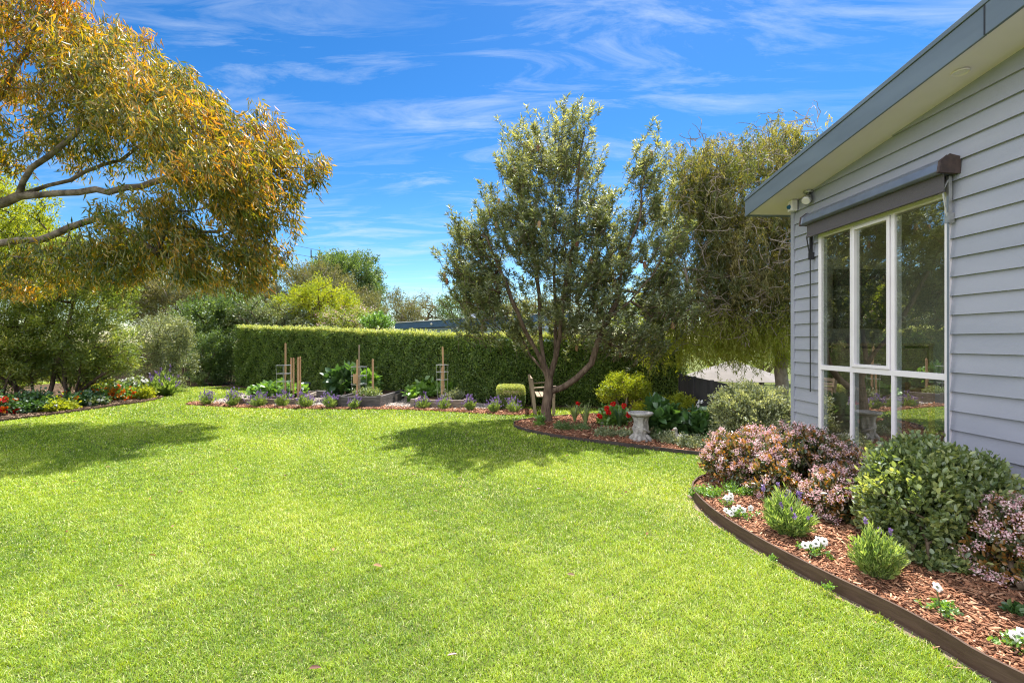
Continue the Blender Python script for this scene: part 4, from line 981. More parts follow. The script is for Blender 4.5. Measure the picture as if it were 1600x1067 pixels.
stake('orange-brown stake close left of the tall grey stake', 558, 563, 600, 12.0, .035, grp=SG)
stake('short stake at the right of the middle raised bed', 582.5, 562, 600, 12.6, .045, grp=SG)
stake('leaning tall stake in the right raised bed', 694, 543, 600, 12.1, .04, lean=-.04, grp=SG)
stake('short thin stake beside the leaning tall stake', 690.5, 575, 600, 12.0, .03, grp=SG)
def cage(label, px, py0, py1, Y, wpx, rings):
    r = wpx/2*Y/F; p = P(px, py0, Y); t = thing('wire_cage', label, 'plant cage', (p[0], Y, 0), group='wire plant cages')
    for rp in rings:
        z = P(px, rp, Y)[2]; pts = [(math.cos(a)*r, math.sin(a)*r, z) for a in np.linspace(0, 2*math.pi, 17)]
        MB().tube(pts, .006, 5, cap=False).build('ring', M['steel'], t)
    for a in np.linspace(0, 2*math.pi, 5)[:-1]+.5:
        MB().tube([(math.cos(a)*r*.8, math.sin(a)*r*.8, 0), (math.cos(a)*r, math.sin(a)*r, p[2])], .004, 5).build('wire', M['steel'], t)
cage('three ringed wire cage next to the tallest stake', 443, 570, 600, 12.4, 21, (570.5, 583.5, 596))
cage('wire cage around the chard in the middle bed', 561, 572, 600, 12.3, 24, (573, 587, 600))
cage('wire cage around the leaning stake in the right bed', 691, 569, 600, 12.1, 19, (570, 581, 593))
tg = thing('cardboard_tag', 'tan rectangular tag fixed to a stake among the chard', 'tag', P(554.5, 592, 11.93))
MB().box(-.045, .045, -.012, .012, -.12, .12).build('card', M['stake'], tg, bevel=.004)
pt = thing('plant_pot', 'dark blue-grey lidded pot behind the pine stakes', 'pot', (*G(479, 611.5), 0))
MB().lathe([(.11, 0), (.135, .18), (.15, .24)], 20).build('body', M['darksleeper'], pt, smooth=False)
MB().lathe([(.165, .241), (.17, .26), (.15, .285), (.02, .30)], 20).build('rim', M['fascia'], pt)

# bench
bn = thing('garden_bench', 'weathered wooden garden bench seen end-on behind the tree trunk', 'bench', (*G(833, 648), 0))
for yy in (0, 1.2):
    MB().beam((.05, yy, 0), (-.04, yy, .80), .06, .07, (1, 0, 0)).build('leg', M['bench'], bn, bevel=.006)
    MB().box(.42, .48, yy-.03, yy+.03, 0, .60).build('leg', M['bench'], bn, bevel=.006)
    MB().beam((.0, yy, .58), (.5, yy, .62), .07, .03).build('armrest', M['bench'], bn, bevel=.006)
for k in range(4): MB().box(.08+k*.1, .165+k*.1, -.03, 1.23, .385, .41).build('seat_slat', M['bench'], bn, bevel=.004)
for k in range(3): MB().box(-.005-.012*k, .02-.012*k, .03, 1.17, .5+k*.1, .57+k*.1).build('back_slat', M['bench'], bn, bevel=.004)

# -------------------------------------------------------------- centre bed
def cs(name, label, cat, px, py, bl_, mat, **kw):
    return gshrub(name, label, cat, px, py, bl_, mat, **kw)
cs('golden_shrub', 'wide domed golden-green shrub on thin stems behind the red geranium', 'shrub', 978, 655, [(978, 603, 36, 17, .42, .2), (950, 617, 17, 10, .3, .2), (1000, 620, 18, 14, .3, .2)], 'lime', nclump=300, nleaf=36, spread=.06, L=.045, W=.022, stems=4, lump=.1, rbias=-.1)
cs('golden_shrub', 'small golden shrub right of the bird bath behind the orange blooms', 'shrub', 1062, 664, [(1060, 632, 22, 12, .3, .2), (1045, 640, 12, 8, .2, .1)], 'lime', nclump=150, nleaf=34, spread=.05, L=.045, W=.024, lump=.1)
cs('golden_shrub', 'low yellow-orange tipped plant just behind the bird bath bowl', 'plant', 1008, 662, [(1004, 640, 14, 9, .2, .2)], 'lime', nclump=60, nleaf=30, spread=.05, L=.05, W=.024, rbias=.2)
flower_patch('geranium', 'bushy geranium with round bright red flower heads left of the bird bath', 'flowers', 962, 668, [(962, 650, 22, 12, .25, .2), (950, 656, 14, 9, .2, .1)], 'veg', [], nclump=110, nleaf=24, stems=2, spread=.06, L=.06, W=.05, hexa=True)
g = [o for o in COL.objects if o.name.startswith('geranium')][-1]
for (px, py) in [(948, 638), (958, 631), (975, 634), (982, 648), (951, 644), (937, 650)]:
    p = np.array(P(px, py, 8.75)); p = p-np.array(g.location); n = 90; d = rdir(n)
    leaves('flower_head', p+d*R.uniform(.008, .036, (n, 1)), d+R.normal(size=(n, 3))*.3, rdir(n), .03, .028, M['red'], g)
    MB().tube([p-[0, 0, .03], p*[.6, .6, .4]], .005, 4).build('flower_stalk', M['grey'], g)
def strappy(label, px, py, hpx, n, wid, mat='bigleaf', flower=None, name='strappy_plant', spread=.55, z=.03):
    b = local(px, py); h = hpx*b[1]/F; t = thing(name, label, 'plant', (b[0], b[1], z))
    V = []; Fc = []; rr = []
    for k in range(n):
        az = R.uniform(0, 6.28); ln = R.uniform(.15, spread); L = h*R.uniform(.75, 1.1); d = np.array([math.cos(az), math.sin(az), 0]); s = np.array([-d[1], d[0], 0])
        b_ = len(V); m = 6; q = R.random()
        for i in range(m+1):
            u = i/m; p = d*(.02+ln*L*u*u*1.0)+np.array([0, 0, L*(u-.28*ln*u**3)]); w = wid*(1-u**2.2)*.5+.001
            V += [p-s*w, p+s*w]; rr += [q, q]
            if i < m: Fc.append((b_+2*i, b_+2*i+1, b_+2*i+3, b_+2*i+2))
    npmesh('foliage', V, Fc, M[mat], t, rr)
    if flower:
        for (dx, fz, fm) in flower:
            MB().tube([(0, 0, 0), (dx*.6, 0, fz*.6), (dx, -.02, fz)], .006, 4).build('flower_stalk', M['grey'], t)
            nn = 12; dd = unit(rdir(nn)+[0, -.3, .4]); leaves('flower', np.tile([[dx, -.02, fz]], (nn, 1)), dd, rdir(nn), .06, .035, M[fm], t, hexa=True)
    return t
strappy('grey-green bladed plant with one red flower left of the geranium', 915, 668, 40, 30, .03, 'grey', [(-.15, .42, 'red')])
strappy('dark iris fan in front of the geranium', 968, 671, 34, 22, .028)
strappy('soft grey leafy tuft just right of the banksia trunk', 898, 662, 32, 60, .014, 'grey', spread=.8)
strappy('tall broad leafed lily with white flower near the variegated dome', 1093, 682, 52, 20, .07, 'bigleaf', [(0, .55, 'white'), (-.05, .47, 'white')])
cs('broad_leaf_plant', 'dark broad leaved plant between the bird bath and goose', 'plant', 1040, 690, [(1040, 660, 22, 16, .25, .2), (1032, 646, 12, 10, .2, .2)], 'bigleaf', nclump=60, nleaf=12, spread=.08, L=.17, W=.12, hexa=True, stems=2)
cs('broad_leaf_plant', 'dark broad leaved clump beside the variegated dome shrub', 'plant', 1102, 692, [(1098, 664, 14, 18, .2, .1)], 'bigleaf', nclump=40, nleaf=12, spread=.07, L=.15, W=.1, hexa=True, stems=2)
flower_patch('gazania', 'deep orange daisies with yellow rims right of the bird bath', 'flowers', 1030, 672, [(1030, 650, 12, 10, .15, .1)], 'veg', [('orange', 6, .07, 'bloom')], nclump=40, nleaf=20, stems=2, spread=.05, L=.06, W=.03)
flower_patch('gazania', 'orange flowers in front of the small golden shrub', 'flowers', 1076, 676, [(1076, 655, 12, 8, .15, .1)], 'bigleaf', [('orange', 7, .06, 'bloom')], nclump=36, nleaf=20, stems=2, spread=.05, L=.07, W=.04)
gc = dict(nleaf=30, spread=.045, L=.035, W=.018, stems=0, shell=.2)
cs('variegated_groundcover', 'low variegated mound left of the bird bath foot', 'plant', 958, 686, [(945, 676, 16, 7, .15, .1), (975, 680, 16, 7, .15, .1)], 'varie', nclump=90, **gc)
cs('variegated_groundcover', 'round dull green mound right of the bird bath foot', 'plant', 1026, 692, [(1026, 680, 14, 10, .15, .1)], 'varie', nclump=70, rbias=-.15, **gc)
cs('variegated_groundcover', 'bright cream edged mound left of the goose statue', 'plant', 1048, 698, [(1048, 689, 11, 8, .12, .1)], 'varie', nclump=60, rbias=.15, **gc)
cs('variegated_groundcover', 'wide speckled mound in front of the goose statue', 'plant', 1085, 703, [(1080, 694, 19, 8, .2, .05), (1100, 694, 14, 8, .2, .05)], 'varie', nclump=110, **gc)
cs('variegated_groundcover', 'small dark green mound near the front edge of the tree bed', 'plant', 895, 676, [(880, 668, 14, 5, .15, .1), (905, 670, 14, 5, .15, .1)], 'laurel', nclump=60, **gc)
cs('sprout', 'little bright green sprout at the foot of the banksia trunk', 'plant', 848, 668, [(846, 660, 5, 6, .05, 0)], 'veg', nclump=14, nleaf=12, spread=.04, L=.08, W=.03, stems=0)
cs('dome_shrub', 'dense domed shrub with cream-green leaf tips beside the house corner', 'shrub', 1172, 704, [(1172, 650, 52, 40, .5, .3), (1150, 662, 38, 36, .45, .2), (1198, 660, 38, 40, .45, .2), (1170, 625, 44, 24, .45, .3), (1212, 632, 22, 22, .35, .3), (1135, 640, 22, 22, .3, .2)], 'silver', nclump=620, nleaf=44, spread=.05, L=.045, W=.022, lump=.03, shell=.65, stems=4, rbias=.04, tipbias=.5, up=.7)
for (px, py, r, lb) in [(944, 668, .07, 'grey rock among the groundcover left of the geranium'), (1097, 704, .05, 'small pale rock at the bed front near the pink blossom'), (1068, 682, .05, 'stone lying behind the goose statue')]:
    b = local(px, py); t = thing('garden_rock', lb, 'rock', (b[0], b[1], .05)); mb = MB()
    ph = R.uniform(0, 6, 3); mb.lathe([(r*.5, -.03), (r, 0), (r*.95, r*.5), (r*.55, r*.85), (.005, r*.95)], 10, mod=lambda a, z: 1+.22*math.sin(2*a+ph[0])+.12*math.sin(3*a+ph[1]+20*z)); mb.build('stone', M['rock'], t, bevel=.006)
bw = thing('dark_bowl', 'low black bowl on the bark behind the goose statue', 'bowl', (*G(1081, 690), .04))
MB().lathe([(.09, 0), (.13, .04), (.15, .10), (.14, .105), (.12, .05), (.01, .04)], 20).build('body', M['black'], bw)

# bird bath
bp = G(1001, 691); s8 = bp[1]/F
bd = thing('bird_bath', 'pale concrete bird bath with twisted tree-trunk pedestal in the bark bed', 'bird bath', (bp[0], bp[1], .03))
k = 45*s8/.5
def trunkmod(a, z): return 1+.13*math.sin(4*a+6*z/k)+.07*math.sin(9*a-11*z/k)
MB().lathe([(r_*k, z_*k) for r_, z_ in [(.165, 0), (.15, .03), (.12, .07), (.105, .13), (.12, .18), (.128, .22), (.115, .27), (.108, .33), (.118, .39), (.13, .415)]], 48, mod=trunkmod).build('pedestal', M['concrete'], bd, smooth=True)
mb = MB()
for q in range(5):
    a = q*1.257+.4; mb.tube([(.10*k*math.cos(a), .10*k*math.sin(a), .10*k), (.17*k*math.cos(a+.2), .17*k*math.sin(a+.2), .04*k), (.19*k*math.cos(a+.1), .19*k*math.sin(a+.1), .0)], [.04*k, .04*k, .02*k], 8)
mb.tube([(-.12*k, -.03*k, .26*k), (0, -.135*k, .23*k), (.13*k, -.07*k, .16*k), (.15*k, .02*k, .11*k)], [.015*k, .02*k, .024*k, .012*k], 8)
mb.build('root', M['concrete'], bd, smooth=True)
MB().lathe([(r_*k, z_*k) for r_, z_ in [(.12, .412), (.17, .43), (.205, .455), (.215, .475), (.21, .49), (.19, .492), (.16, .462), (.02, .45)]], 40, mod=lambda a, z: 1+.012*math.sin(14*a)).build('bowl', M['concrete'], bd, smooth=True)

# goose statue: one continuous skinned body
gp = G(1065, 697)
gs = thing('goose_statue', 'small grey-white goose ornament with raised head by the low mounds', 'statue', (gp[0], gp[1]+.05, .04), rad(200))
def skinned(name, verts, edges, radii, mat, parent, sub=2):
    me = bpy.data.meshes.new(name); me.from_pydata(verts, edges, []); me.update(); o = link(name, me, mat, parent)
    m = o.modifiers.new('skin', 'SKIN'); 
    if not me.skin_vertices: me.attributes
    return o
# ring-lofted body
def loft(mb, rings, n=14):
    b = len(mb.v)
    for (c, rx, ry, tilt) in rings:
        for q in range(n):
            a = 2*math.pi*q/n; u = math.cos(a)*rx; w = math.sin(a)*ry
            mb.v.append((c[0]+w*math.sin(tilt), c[1]+u, c[2]+w*math.cos(tilt)))
    for i in range(len(rings)-1):
        for q in range(n): mb.f.append((b+i*n+q, b+i*n+(q+1) % n, b+(i+1)*n+(q+1) % n, b+(i+1)*n+q))
    mb.f.append(tuple(b+q for q in range(n))[::-1]); e = b+(len(rings)-1)*n; mb.f.append(tuple(e+q for q in range(n)))
mb = MB()
loft(mb, [((-.15, 0, .11), .008, .006, 0), ((-.12, 0, .10), .03, .022, 0), ((-.06, 0, .08), .06, .055, 0), ((0, 0, .075), .07, .066, 0), ((.05, 0, .085), .058, .058, -.3),
          ((.075, 0, .115), .036, .036, -.9), ((.08, 0, .15), .023, .024, -1.4), ((.078, 0, .185), .02, .021, -1.5), ((.082, 0, .205), .024, .024, -1.2), ((.098, 0, .222), .027, .026, -.4), ((.118, 0, .22), .022, .021, 0), ((.13, 0, .215), .012, .011, 0)])
mb.build('body', M['concrete'], gs, smooth=True)
mb = MB(); loft(mb, [((.126, 0, .214), .012, .010, 0), ((.145, 0, .208), .011, .006, 0), ((.165, 0, .205), .006, .003, 0)], 8); mb.build('beak', M['terracotta'], gs, smooth=True)
for sy in (-1, 1):
    mb = MB(); mb.lathe([(.001, -.003), (.0035, 0), (.001, .003)], 8, (.108, sy*.023, .228)); mb.build('eye', M['black'], gs)
    mb = MB(); loft(mb, [((-.12, sy*.035, .105), .005, .008, 0), ((-.06, sy*.062, .09), .012, .035, 0), ((.0, sy*.068, .085), .012, .04, 0), ((.035, sy*.058, .09), .006, .02, 0)], 10); mb.build('wing', M['concrete'], gs, smooth=True)
mb = MB(); mb.lathe([(.07, -.02), (.065, .02), (.05, .035)], 16); mb.build('base', M['concrete'], gs)

# dark fence, umbrella
fp0 = P(1062, 600, 10.6); fp1 = P(1145, 600, 7.9)
fe = thing('dark_fence', 'low charcoal panel fence between the hedge and the house corner', 'fence', (fp0[0], fp0[1], 0), math.atan2(fp1[1]-fp0[1], fp1[0]-fp0[0]))
fl_ = math.hypot(fp1[0]-fp0[0], fp1[1]-fp0[1])
for k in range(3):
    mb = MB(); a = k*fl_/3
    for q in range(6): w = (fl_/3-.06)/6; mb.box(a+.05+q*w, a+.045+(q+1)*w, -.012, .012, .05, .86)
    mb.build('panel', M['fence'], fe)
    MB().box(a, a+.05, -.03, .03, 0, .9).build('post', M['fence'], fe, bevel=.004)
MB().box(0, fl_, -.02, .02, .862, .885).build('top_rail', M['fence'], fe)
bg(1190, 0, 18, [(1180, 540, 60, 40, 1., 0), (1260, 530, 50, 50, 1., 0), (1110, 545, 40, 30, .8, 0)], 'bush', 'leafy green bush in the courtyard beyond the pale umbrella', 260, 50, .15, .09, .035)
um = thing('garden_umbrella', 'pale canvas umbrella standing behind the hanging foliage', 'umbrella', (5.75, 12.6, 0))
MB().tube([(0, 0, 0), (0, 0, 1.30)], .022, 8).build('pole', M['bench'], um)
MB().lathe([(.24, 0), (.24, .05), (.05, .08)], 20).build('base', M['concrete'], um)
n = 8; mb = MB(); rr_ = 1.32; za, zb = .64, 1.12
top = []; 
for q in range(n): a = 2*math.pi*q/n+.39; top.append((rr_*math.cos(a), rr_*math.sin(a)))
mb.add([(0, 0, zb)]+[(x, y, za) for x, y in top], [(0, 1+q, 1+(q+1) % n) for q in range(n)])
o = mb.build('canopy', M['canvas'], um); o.modifiers.new('solid', 'SOLIDIFY').thickness = .01
for q in range(n): MB().tube([(0, 0, zb-.03), (top[q][0]*.98, top[q][1]*.98, za-.012)], .008, 5).build('rib', M['bench'], um)

# ------------------------------------------------------------- front bed
def pinkshrub(label, px, py, bl_, nclump, z=.06, rb=0, **kw):
    b = local(px, py); base = (b[0], b[1], z); Y = b[1]
    ells = [E(a, c, Y+dy, rx, rz, ry, base) for (a, c, rx, rz, ry, dy) in bl_]
    d = dict(nleaf=26, spread=.04, L=.042, W=.022, hexa=True, shell=.65, lump=.05, stems=4, rtip=.003, step=.12, flowers=('blossom', 'pinkf', int(nclump*.55), 50, .018, .0155), up=.6, rbias=rb, tipbias=.55, rmax=.02); d.update(kw)
    return shrub('pink_blossom_shrub', label, 'shrub', base, ells, 'rhaph', nclump, group='pink flowering shrubs in the front bed', **d)
pinkshrub('farthest pink blossom shrub, in front of the domed shrub', 1160, 776, [(1160, 720, 52, 44, .36, .35), (1135, 728, 32, 34, .3, .3), (1180, 712, 36, 36, .3, .4)], 420)
pinkshrub('largest pink blossom shrub, under the left window panes', 1250, 800, [(1250, 728, 64, 54, .40, .45), (1205, 752, 40, 40, .34, .3), (1300, 735, 42, 48, .34, .5), (1245, 705, 42, 30, .3, .5)], 620)
pinkshrub('small rusty-tipped pink blossom shrub crowded against the big glossy shrub', 1300, 832, [(1303, 785, 38, 42, .28, .2), (1330, 770, 24, 36, .22, .2)], 260)
pinkshrub('pink blossom shrub cut by the right edge of the photo', 1580, 940, [(1580, 860, 64, 68, .3, .3), (1600, 830, 50, 40, .28, .3), (1555, 880, 38, 44, .22, .2), (1650, 860, 60, 60, .25, .2)], 520, nleaf=30, rbias=-.05)
# big glossy shrub
b = local(1450, 905); base = (b[0], b[1], .06); Y = b[1]
ells = [E(a, c, Y+dy, rx, rz, ry, base) for (a, c, rx, rz, ry, dy) in [(1455, 800, 90, 92, .42, .45), (1420, 790, 58, 82, .34, .35), (1500, 795, 66, 84, .36, .5), (1440, 740, 66, 48, .34, .5), (1480, 850, 80, 52, .3, .3), (1408, 742, 34, 30, .25, .4), (1508, 748, 42, 40, .3, .5), (1460, 885, 72, 26, .22, .15)]]
shrub('glossy_shrub', 'largest rounded grey-green glossy shrub beneath the right window pane', 'shrub', base, ells, 'feijoa', 1150, 34, .045, .044, .024, hexa=True, shell=.7, lump=.05, stems=3, rtip=.003, step=.12, up=.6, power=.5, stem_mat='twig', tipbias=.4, rmax=.014)
# small front bed plants
def petunia(label, px, py, flowers, green=20, z=.075, gsz=.05):
    b = local(px, py); t = thing('petunia', label, 'flowers', (b[0], b[1], z), group='white petunias in the front bed')
    n = green*9; c = R.normal(size=(green, 3))*[gsz, gsz, gsz*.45]+[0, 0, gsz*.7]; i = np.repeat(np.arange(green), 9)
    Pt = c[i]+R.normal(size=(n, 3))*.008; Pt[:, 2] = np.maximum(Pt[:, 2], .004)
    leaves('foliage', Pt, rdir(n)+[0, 0, .4], rdir(n)+[0, 0, 1], .026, .014, M['veg'], t, hexa=True)
    for (dx, dz) in flowers:
        q = np.array([dx*b[1]/F, R.normal()*.015-.02, max(.03, dz*b[1]/F)]); mb = MB()
        mb.tube([(q[0]*.3, 0, 0), q-[0, 0, .02], q], [.003, .003, .006], 5); mb.build('flower_stalk', M['grey'], t)
        # ruffled trumpet
        face = unit(np.array([R.normal()*.5, -.7, .6])); u = unit(np.cross(face, [0, 0, 1.])); w = np.cross(u, face); m = 20; V = [q-face*.006]; 
        for ring, (rr, hh) in enumerate(((.008, .003), (.018, .008), (.026, .004))):
            for k in range(m):
                a = 2*math.pi*k/m; r_ = rr*(1+.13*math.cos(5*a)*(ring > 0)); V.append(q+u*math.cos(a)*r_+w*math.sin(a)*r_+face*(hh+.004*math.sin(7*a+dx)*(ring == 2)))
        mb = MB(); Fc = [(0, 1+k, 1+(k+1) % m) for k in range(m)]
        for ring in range(2):
            for k in range(m): a0_ = 1+ring*m+k; b0_ = 1+ring*m+(k+1) % m; Fc.append((a0_, b0_, b0_+m, a0_+m))
        mb.add(V, Fc); o = mb.build('flower', M['white'], t, smooth=True)
        at = o.data.attributes.new('rnd', 'FLOAT', 'POINT'); at.data.foreach_set('value', [.6]*len(V))
petunia('white petunias nearest the tip of the bed curve', 1136, 802, [(-3, 14), (3, 18), (0, 10), (5, 12)], 10, gsz=.03)
petunia('three headed row of white petunias on the bark just below the tip group', 1155, 822, [(-22, 12), (-10, 15), (-2, 17), (3, 14), (18, 15), (-16, 9)], 24)
petunia('white petunias between the two lavender clumps', 1272, 882, [(-20, 18), (-8, 16), (4, 24), (-2, 20), (14, 18), (10, 24)], 20)
petunia('single white trumpet flower over a green sprig near the bottom right', 1475, 978, [(-14, 42)], 26, gsz=.04)
petunia('white petunia cut by the right photo edge', 1592, 1040, [(0, 30), (8, 24), (-6, 22)], 22, gsz=.04)
cs('weedy_groundcover', 'bright green creeping weeds on the bark below the pink shrubs', 'plant', 1145, 786, [(1110, 776, 24, 7, .12, .0), (1160, 780, 34, 6, .15, .1), (1190, 786, 26, 6, .12, .1)], 'veg', nclump=110, nleaf=20, spread=.035, L=.028, W=.014, stems=0, zmin=.085)
cs('weedy_groundcover', 'tiny weed tuft poking out where the lawn meets the bed tip', 'plant', 1084, 779, [(1086, 774, 8, 6, .05, .0)], 'veg', nclump=24, nleaf=14, spread=.025, L=.03, W=.014, stems=0)
cs('bare_twig_shrub', 'brown twiggy undergrowth beneath the farthest pink shrub', 'plant', 1125, 770, [(1128, 755, 24, 9, .12, .15)], 'drybrown', nclump=50, nleaf=14, spread=.04, L=.04, W=.012, stems=5, zmin=.085, rtip=.003, step=.08)
cs('seedling', 'little blue-green seedling at the right edge under the pink shrub', 'plant', 1583, 982, [(1583, 967, 10, 7, .03, 0)], 'bigleaf', nclump=9, nleaf=5, spread=.02, L=.04, W=.03, hexa=True, stems=0, zmin=.08)
cs('weed_sprig', 'tiny weed growing against the outside of the brown edging', 'plant', 1293, 930, [(1293, 925, 7, 5, .02, 0)], 'veg', nclump=10, nleaf=10, spread=.015, L=.018, W=.009, stems=0)
cs('weed_sprig', 'small two-leaf weed by the edging nearer the lavender clump', 'plant', 1210, 884, [(1210, 881, 6, 4, .02, 0)], 'veg', nclump=8, nleaf=10, spread=.015, L=.018, W=.009, stems=0)

# fallen leaves and pebbles
def dry(px, py, L, q, label=None):
    x, y = G(px, py); t = 0
    A = np.array([[math.cos(q), math.sin(q), .08]]); 
    V, Fc, k = leaf_geo(np.array([[0., 0, 0]])-A*L/2, A, np.array([[R.normal()*.3, R.normal()*.3, 1.]]), L, L*.34, True, .7, .12)
    o = npmesh('fallen_leaf', V, Fc, M['drybrown'] , None, np.full(len(V), R.random()))
    o.location = (x, y, .036); tag(o, label or 'small dry brown leaf lying on the sunlit lawn', 'leaf', 'dry leaves scattered on the lawn')
dry(492, 1054, .06, .1, 'reddish curled leaf on the lawn at the bottom left of centre')
dry(707, 1033, .055, .3, 'brown curled leaf on the lawn at the bottom centre')
dry(238, 874, .06, 0, 'brown leaf alone on the left foreground lawn')
dry(590, 891, .08, -.4, 'pale straw coloured leaf in the middle of the lawn')
for (px, py) in [(104, 836), (188, 923), (380, 668), (285, 659), (420, 680), (232, 784), (370, 736), (500, 661), (345, 700), (60, 760), (560, 660), (640, 700), (520, 865), (460, 770), (270, 828), (720, 738), (840, 768), (300, 745), (985, 760), (610, 680), (430, 648), (170, 690), (115, 757), (1010, 840), (890, 905)]:
    dry(px+R.normal()*2, py, R.uniform(.035, .06), R.uniform(0, 3))
for k in range(45):
    py = 655+150*R.random()**1.8; px = R.uniform(120, 1000)
    dry(px, py, R.uniform(.035, .065), R.uniform(0, 3))

# left background: low timber fence glimpsed through shrubs
t = thing('timber_fence', 'brown timber paling fence glimpsed through the left shrubs', 'fence', (-21, 19.5, 0))
mb = MB()
for k in range(85): mb.box(k*.12, k*.12+.1, -.01, .01, 0, 1.25+.02*math.sin(k*2.3))
mb.build('palings', M['bark'], t)
for zz in (.3, 1.0): MB().box(0, 10.2, .012, .05, zz, zz+.06).build('rail', M['bark'], t)

# blue neighbour house
hx0 = (617-CX)/F*25; nh = thing('neighbour_house', 'low house with navy fascia and pale blue wall showing over the hedge', 'house', (hx0, 25, 0))
w = 9.0
MB().box(.35, w, .3, 6, 0, 2.25).build('wall', M['bluewall'], nh)
zt = lambda x: 1.6+(CY-505)/F*25+x*.062*1.0
mb = MB(); mb.add([(0, 0, zt(0)-.30), (w, 0, zt(w)-.42), (w, 0, zt(w)), (0, 0, zt(0)), (0, .06, zt(0)-.30), (w, .06, zt(w)-.42), (w, .06, zt(w)), (0, .06, zt(0))], [(0, 1, 2, 3), (7, 6, 5, 4), (0, 4, 5, 1), (1, 5, 6, 2), (2, 6, 7, 3), (3, 7, 4, 0)])
mb.build('fascia', M['bluefascia'], nh)
mb = MB(); mb.add([(-.05, -.05, zt(0)+.01), (w, -.05, zt(w)+.01), (w, 6.3, zt(w)+.01), (-.05, 6.3, zt(0)+.01), (-.05, -.05, zt(0)+.04), (w, -.05, zt(w)+.04), (w, 6.3, zt(w)+.04), (-.05, 6.3, zt(0)+.04)], [(0, 1, 2, 3), (7, 6, 5, 4), (0, 4, 5, 1), (1, 5, 6, 2), (2, 6, 7, 3), (3, 7, 4, 0)])
mb.build('roof', M['whiteframe'], nh)
mb = MB(); mb.box(.3, w, .06, .298, 2.25, 2.27); mb.build('gable_panel', M['bluewall'], nh)
mb = MB(); mb.add([(.35, .25, 2.0), (w, .25, 2.0), (w, .25, zt(w)-.1), (.35, .25, zt(0)-.1), (.35, .29, 2.0), (w, .29, 2.0), (w, .29, zt(w)-.1), (.35, .29, zt(0)-.1)], [(0, 1, 2, 3), (7, 6, 5, 4), (0, 4, 5, 1), (1, 5, 6, 2), (2, 6, 7, 3), (3, 7, 4, 0)]); mb.build('upper_wall', M['bluewall'], nh)
MB().box(3.85, 4.1, 1.0, 1.3, zt(4), zt(4)+.30).build('flue', M['bluewall'], nh)
MB().tube([(1.9, -.1, zt(1.9)-.16), (1.9, -.02, zt(1.9)-.12)], [.06, .04], 10).build('lamp', M['whiteframe'], nh)

# power pole
pp = thing('power_pole', 'distant utility pole top with two insulators above the trees', 'pole', P(493, CY, 60)[:2]+(0,))
zt_ = P(493, 403, 60)[2]
MB().tube([(0, 0, 0), (0, 0, zt_-.1)], [.18, .13], 10).build('pole', M['darksleeper'], pp)
MB().box(-.6, .6, -.06, .06, zt_, zt_+.14).build('crossarm', M['darksleeper'], pp)
for x in (-.55, .55): MB().tube([(x, 0, zt_+.13), (x, 0, zt_+1.0)], .07, 8).build('insulator', M['darksleeper'], pp)
for k, (x, a, lb) in enumerate(((.55, (400, 352), 'upper power line running up left from the distant pole'), (-.55, (400, 372), 'lower power line running left from the distant pole'))):
    p = np.array(P(493, CY, 60)); p[0] += x; p[2] = zt_+(.9 if k == 0 else .1); q = np.array(P(a[0]-260, a[1]-60, 55)); pts = []
    for i in range(13): u = i/12; pts.append(p*(1-u)+q*u-[0, 0, 2.0*u*(1-u)])
    c = p.copy(); t = thing('power_line', lb, 'cable', tuple(c)); MB().tube([pt-c for pt in pts], .022, 4).build('cable', M['darksleeper'], t)

# ----------------------------------------------------------- sky, sun, camera
SV = Vector((.2, .44, 1)).normalized()
el = math.asin(SV.z); az = math.atan2(SV.x, SV.y)
w = bpy.data.worlds.new('World'); sc.world = w; w.use_nodes = True; t = w.node_tree; t.nodes.clear()
sky = node(t, 'ShaderNodeTexSky', sky_type='NISHITA'); sky.sun_disc = False; sky.sun_elevation = el; sky.sun_rotation = az
sky.air_density = 1.0; sky.dust_density = .3; sky.ozone_density = 2.5; sky.altitude = 50
def vm(op, a, b):
    n = node(t, 'ShaderNodeVectorMath', operation=op); t.links.new(a, n.inputs[0])
    if op == 'SCALE': n.inputs['Scale'].default_value = b
    return n.outputs[0]
gm = node(t, 'ShaderNodeGamma'); gm.inputs[1].default_value = 1.4; t.links.new(vm('SCALE', sky.outputs[0], 1/6.7), gm.inputs[0])
hsv = node(t, 'ShaderNodeHueSaturation'); hsv.inputs['Saturation'].default_value = 1.2; hsv.inputs['Hue'].default_value = .497; t.links.new(vm('SCALE', gm.outputs[0], 6.7*.84), hsv.inputs['Color'])
tc = node(t, 'ShaderNodeTexCoord'); sp = node(t, 'ShaderNodeSeparateXYZ'); t.links.new(tc.outputs['Generated'], sp.inputs[0])
def mth(op, a, b=None, c=None):
    n = node(t, 'ShaderNodeMath', operation=op)
    for i, v in enumerate((a, b, c)):
        if v is None: continue
        if isinstance(v, (int, float)): n.inputs[i].default_value = v
        else: t.links.new(v, n.inputs[i])
    return n.outputs[0]
zz = mth('ADD', mth('MAXIMUM', sp.outputs[2], 0.0), .12)
cx = node(t, 'ShaderNodeCombineXYZ'); t.links.new(mth('DIVIDE', sp.outputs[0], zz), cx.inputs[0]); t.links.new(mth('DIVIDE', sp.outputs[1], zz), cx.inputs[1])
mp = node(t, 'ShaderNodeMapping'); mp.inputs['Rotation'].default_value = (0, 0, rad(-18)); mp.inputs['Scale'].default_value = (.9, 3.2, 1); mp.inputs['Location'].default_value = (3.1, 2.2, 0)
t.links.new(cx.outputs[0], mp.inputs[0])
n1 = node(t, 'ShaderNodeTexNoise'); n1.inputs['Scale'].default_value = 1.7; n1.inputs['Detail'].default_value = 12; n1.inputs['Roughness'].default_value = .66; n1.inputs['Distortion'].default_value = .7
t.links.new(mp.outputs[0], n1.inputs[0])
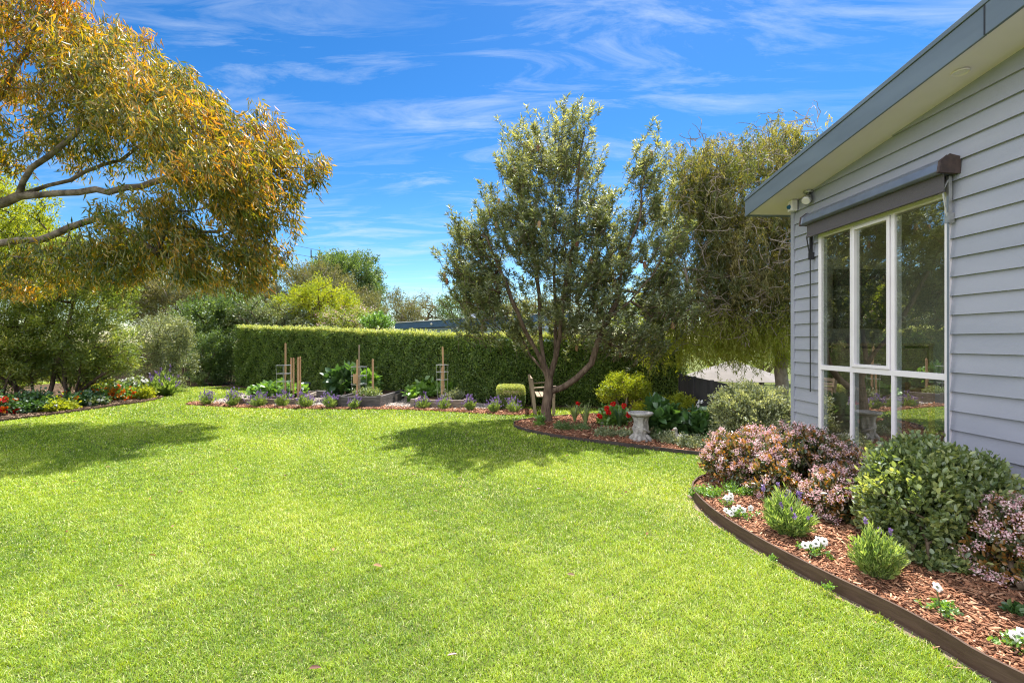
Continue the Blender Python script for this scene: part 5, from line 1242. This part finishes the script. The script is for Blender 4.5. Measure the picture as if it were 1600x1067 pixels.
n2 = node(t, 'ShaderNodeTexNoise'); n2.inputs['Scale'].default_value = .9; n2.inputs['Detail'].default_value = 2; t.links.new(cx.outputs[0], n2.inputs[0])
cl = mth('MULTIPLY', mth('MULTIPLY', mth('MAXIMUM', mth('SUBTRACT', n1.outputs[0], .47), 0), 3.2), mth('MINIMUM', mth('MULTIPLY', mth('MAXIMUM', mth('SUBTRACT', n2.outputs[0], .31), 0), 5.0), 1))
cl = mth('MINIMUM', mth('MULTIPLY', cl, .62), .42)
mix = node(t, 'ShaderNodeMix', data_type='RGBA'); t.links.new(cl, mix.inputs[0]); t.links.new(hsv.outputs[0], mix.inputs[6]); mix.inputs[7].default_value = (3.9, 4.4, 4.9, 1)
# unseen cloud bank added behind and left of the viewer to brighten shaded walls
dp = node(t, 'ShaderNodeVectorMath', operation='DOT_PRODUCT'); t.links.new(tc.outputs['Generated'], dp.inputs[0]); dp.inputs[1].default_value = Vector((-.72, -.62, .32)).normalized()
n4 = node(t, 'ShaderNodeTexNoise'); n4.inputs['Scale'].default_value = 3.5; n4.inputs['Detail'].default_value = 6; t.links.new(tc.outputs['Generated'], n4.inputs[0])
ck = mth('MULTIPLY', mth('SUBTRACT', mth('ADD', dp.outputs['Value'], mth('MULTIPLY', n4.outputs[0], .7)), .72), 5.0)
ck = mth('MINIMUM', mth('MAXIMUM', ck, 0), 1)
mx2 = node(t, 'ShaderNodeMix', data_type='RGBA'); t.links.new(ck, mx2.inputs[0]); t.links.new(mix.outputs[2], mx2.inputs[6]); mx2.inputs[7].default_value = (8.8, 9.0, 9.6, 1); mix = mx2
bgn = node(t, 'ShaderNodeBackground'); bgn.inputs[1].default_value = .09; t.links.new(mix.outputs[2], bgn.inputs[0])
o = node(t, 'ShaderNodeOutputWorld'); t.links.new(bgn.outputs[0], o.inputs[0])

sl = bpy.data.lights.new('sun', 'SUN'); sl.energy = 4.8; sl.angle = rad(.53); sl.color = (1, .95, .87)
so = bpy.data.objects.new('sun', sl); COL.objects.link(so); so.rotation_euler = SV.to_track_quat('Z', 'Y').to_euler(); so.location = (3, 5, 12)
cam = bpy.data.cameras.new('camera'); cam.sensor_width = 36; cam.lens = F/1600*36; cam.clip_end = 2000; cam.clip_start = .05
co = bpy.data.objects.new('camera', cam); COL.objects.link(co); co.location = (0, 0, H); co.rotation_euler = (rad(90), 0, 0); sc.camera = co
sc.view_settings.view_transform = 'Standard'; sc.view_settings.look = 'None'; sc.view_settings.gamma = 1; sc.view_settings.exposure = 1.38
sc.cycles.max_bounces = 7; sc.cycles.diffuse_bounces = 3; sc.cycles.glossy_bounces = 3; sc.cycles.transmission_bounces = 4; sc.cycles.transparent_max_bounces = 6
sc.cycles.use_denoising = True; sc.cycles.denoiser = 'OPENIMAGEDENOISE'; sc.cycles.denoising_prefilter = 'NONE'; sc.cycles.denoising_input_passes = 'RGB_ALBEDO_NORMAL'; sc.cycles.sample_clamp_indirect = 3; sc.cycles.pixel_filter_type = 'BLACKMAN_HARRIS'; sc.cycles.filter_width = 1.15
sc.cycles.caustics_reflective = False; sc.cycles.caustics_refractive = False
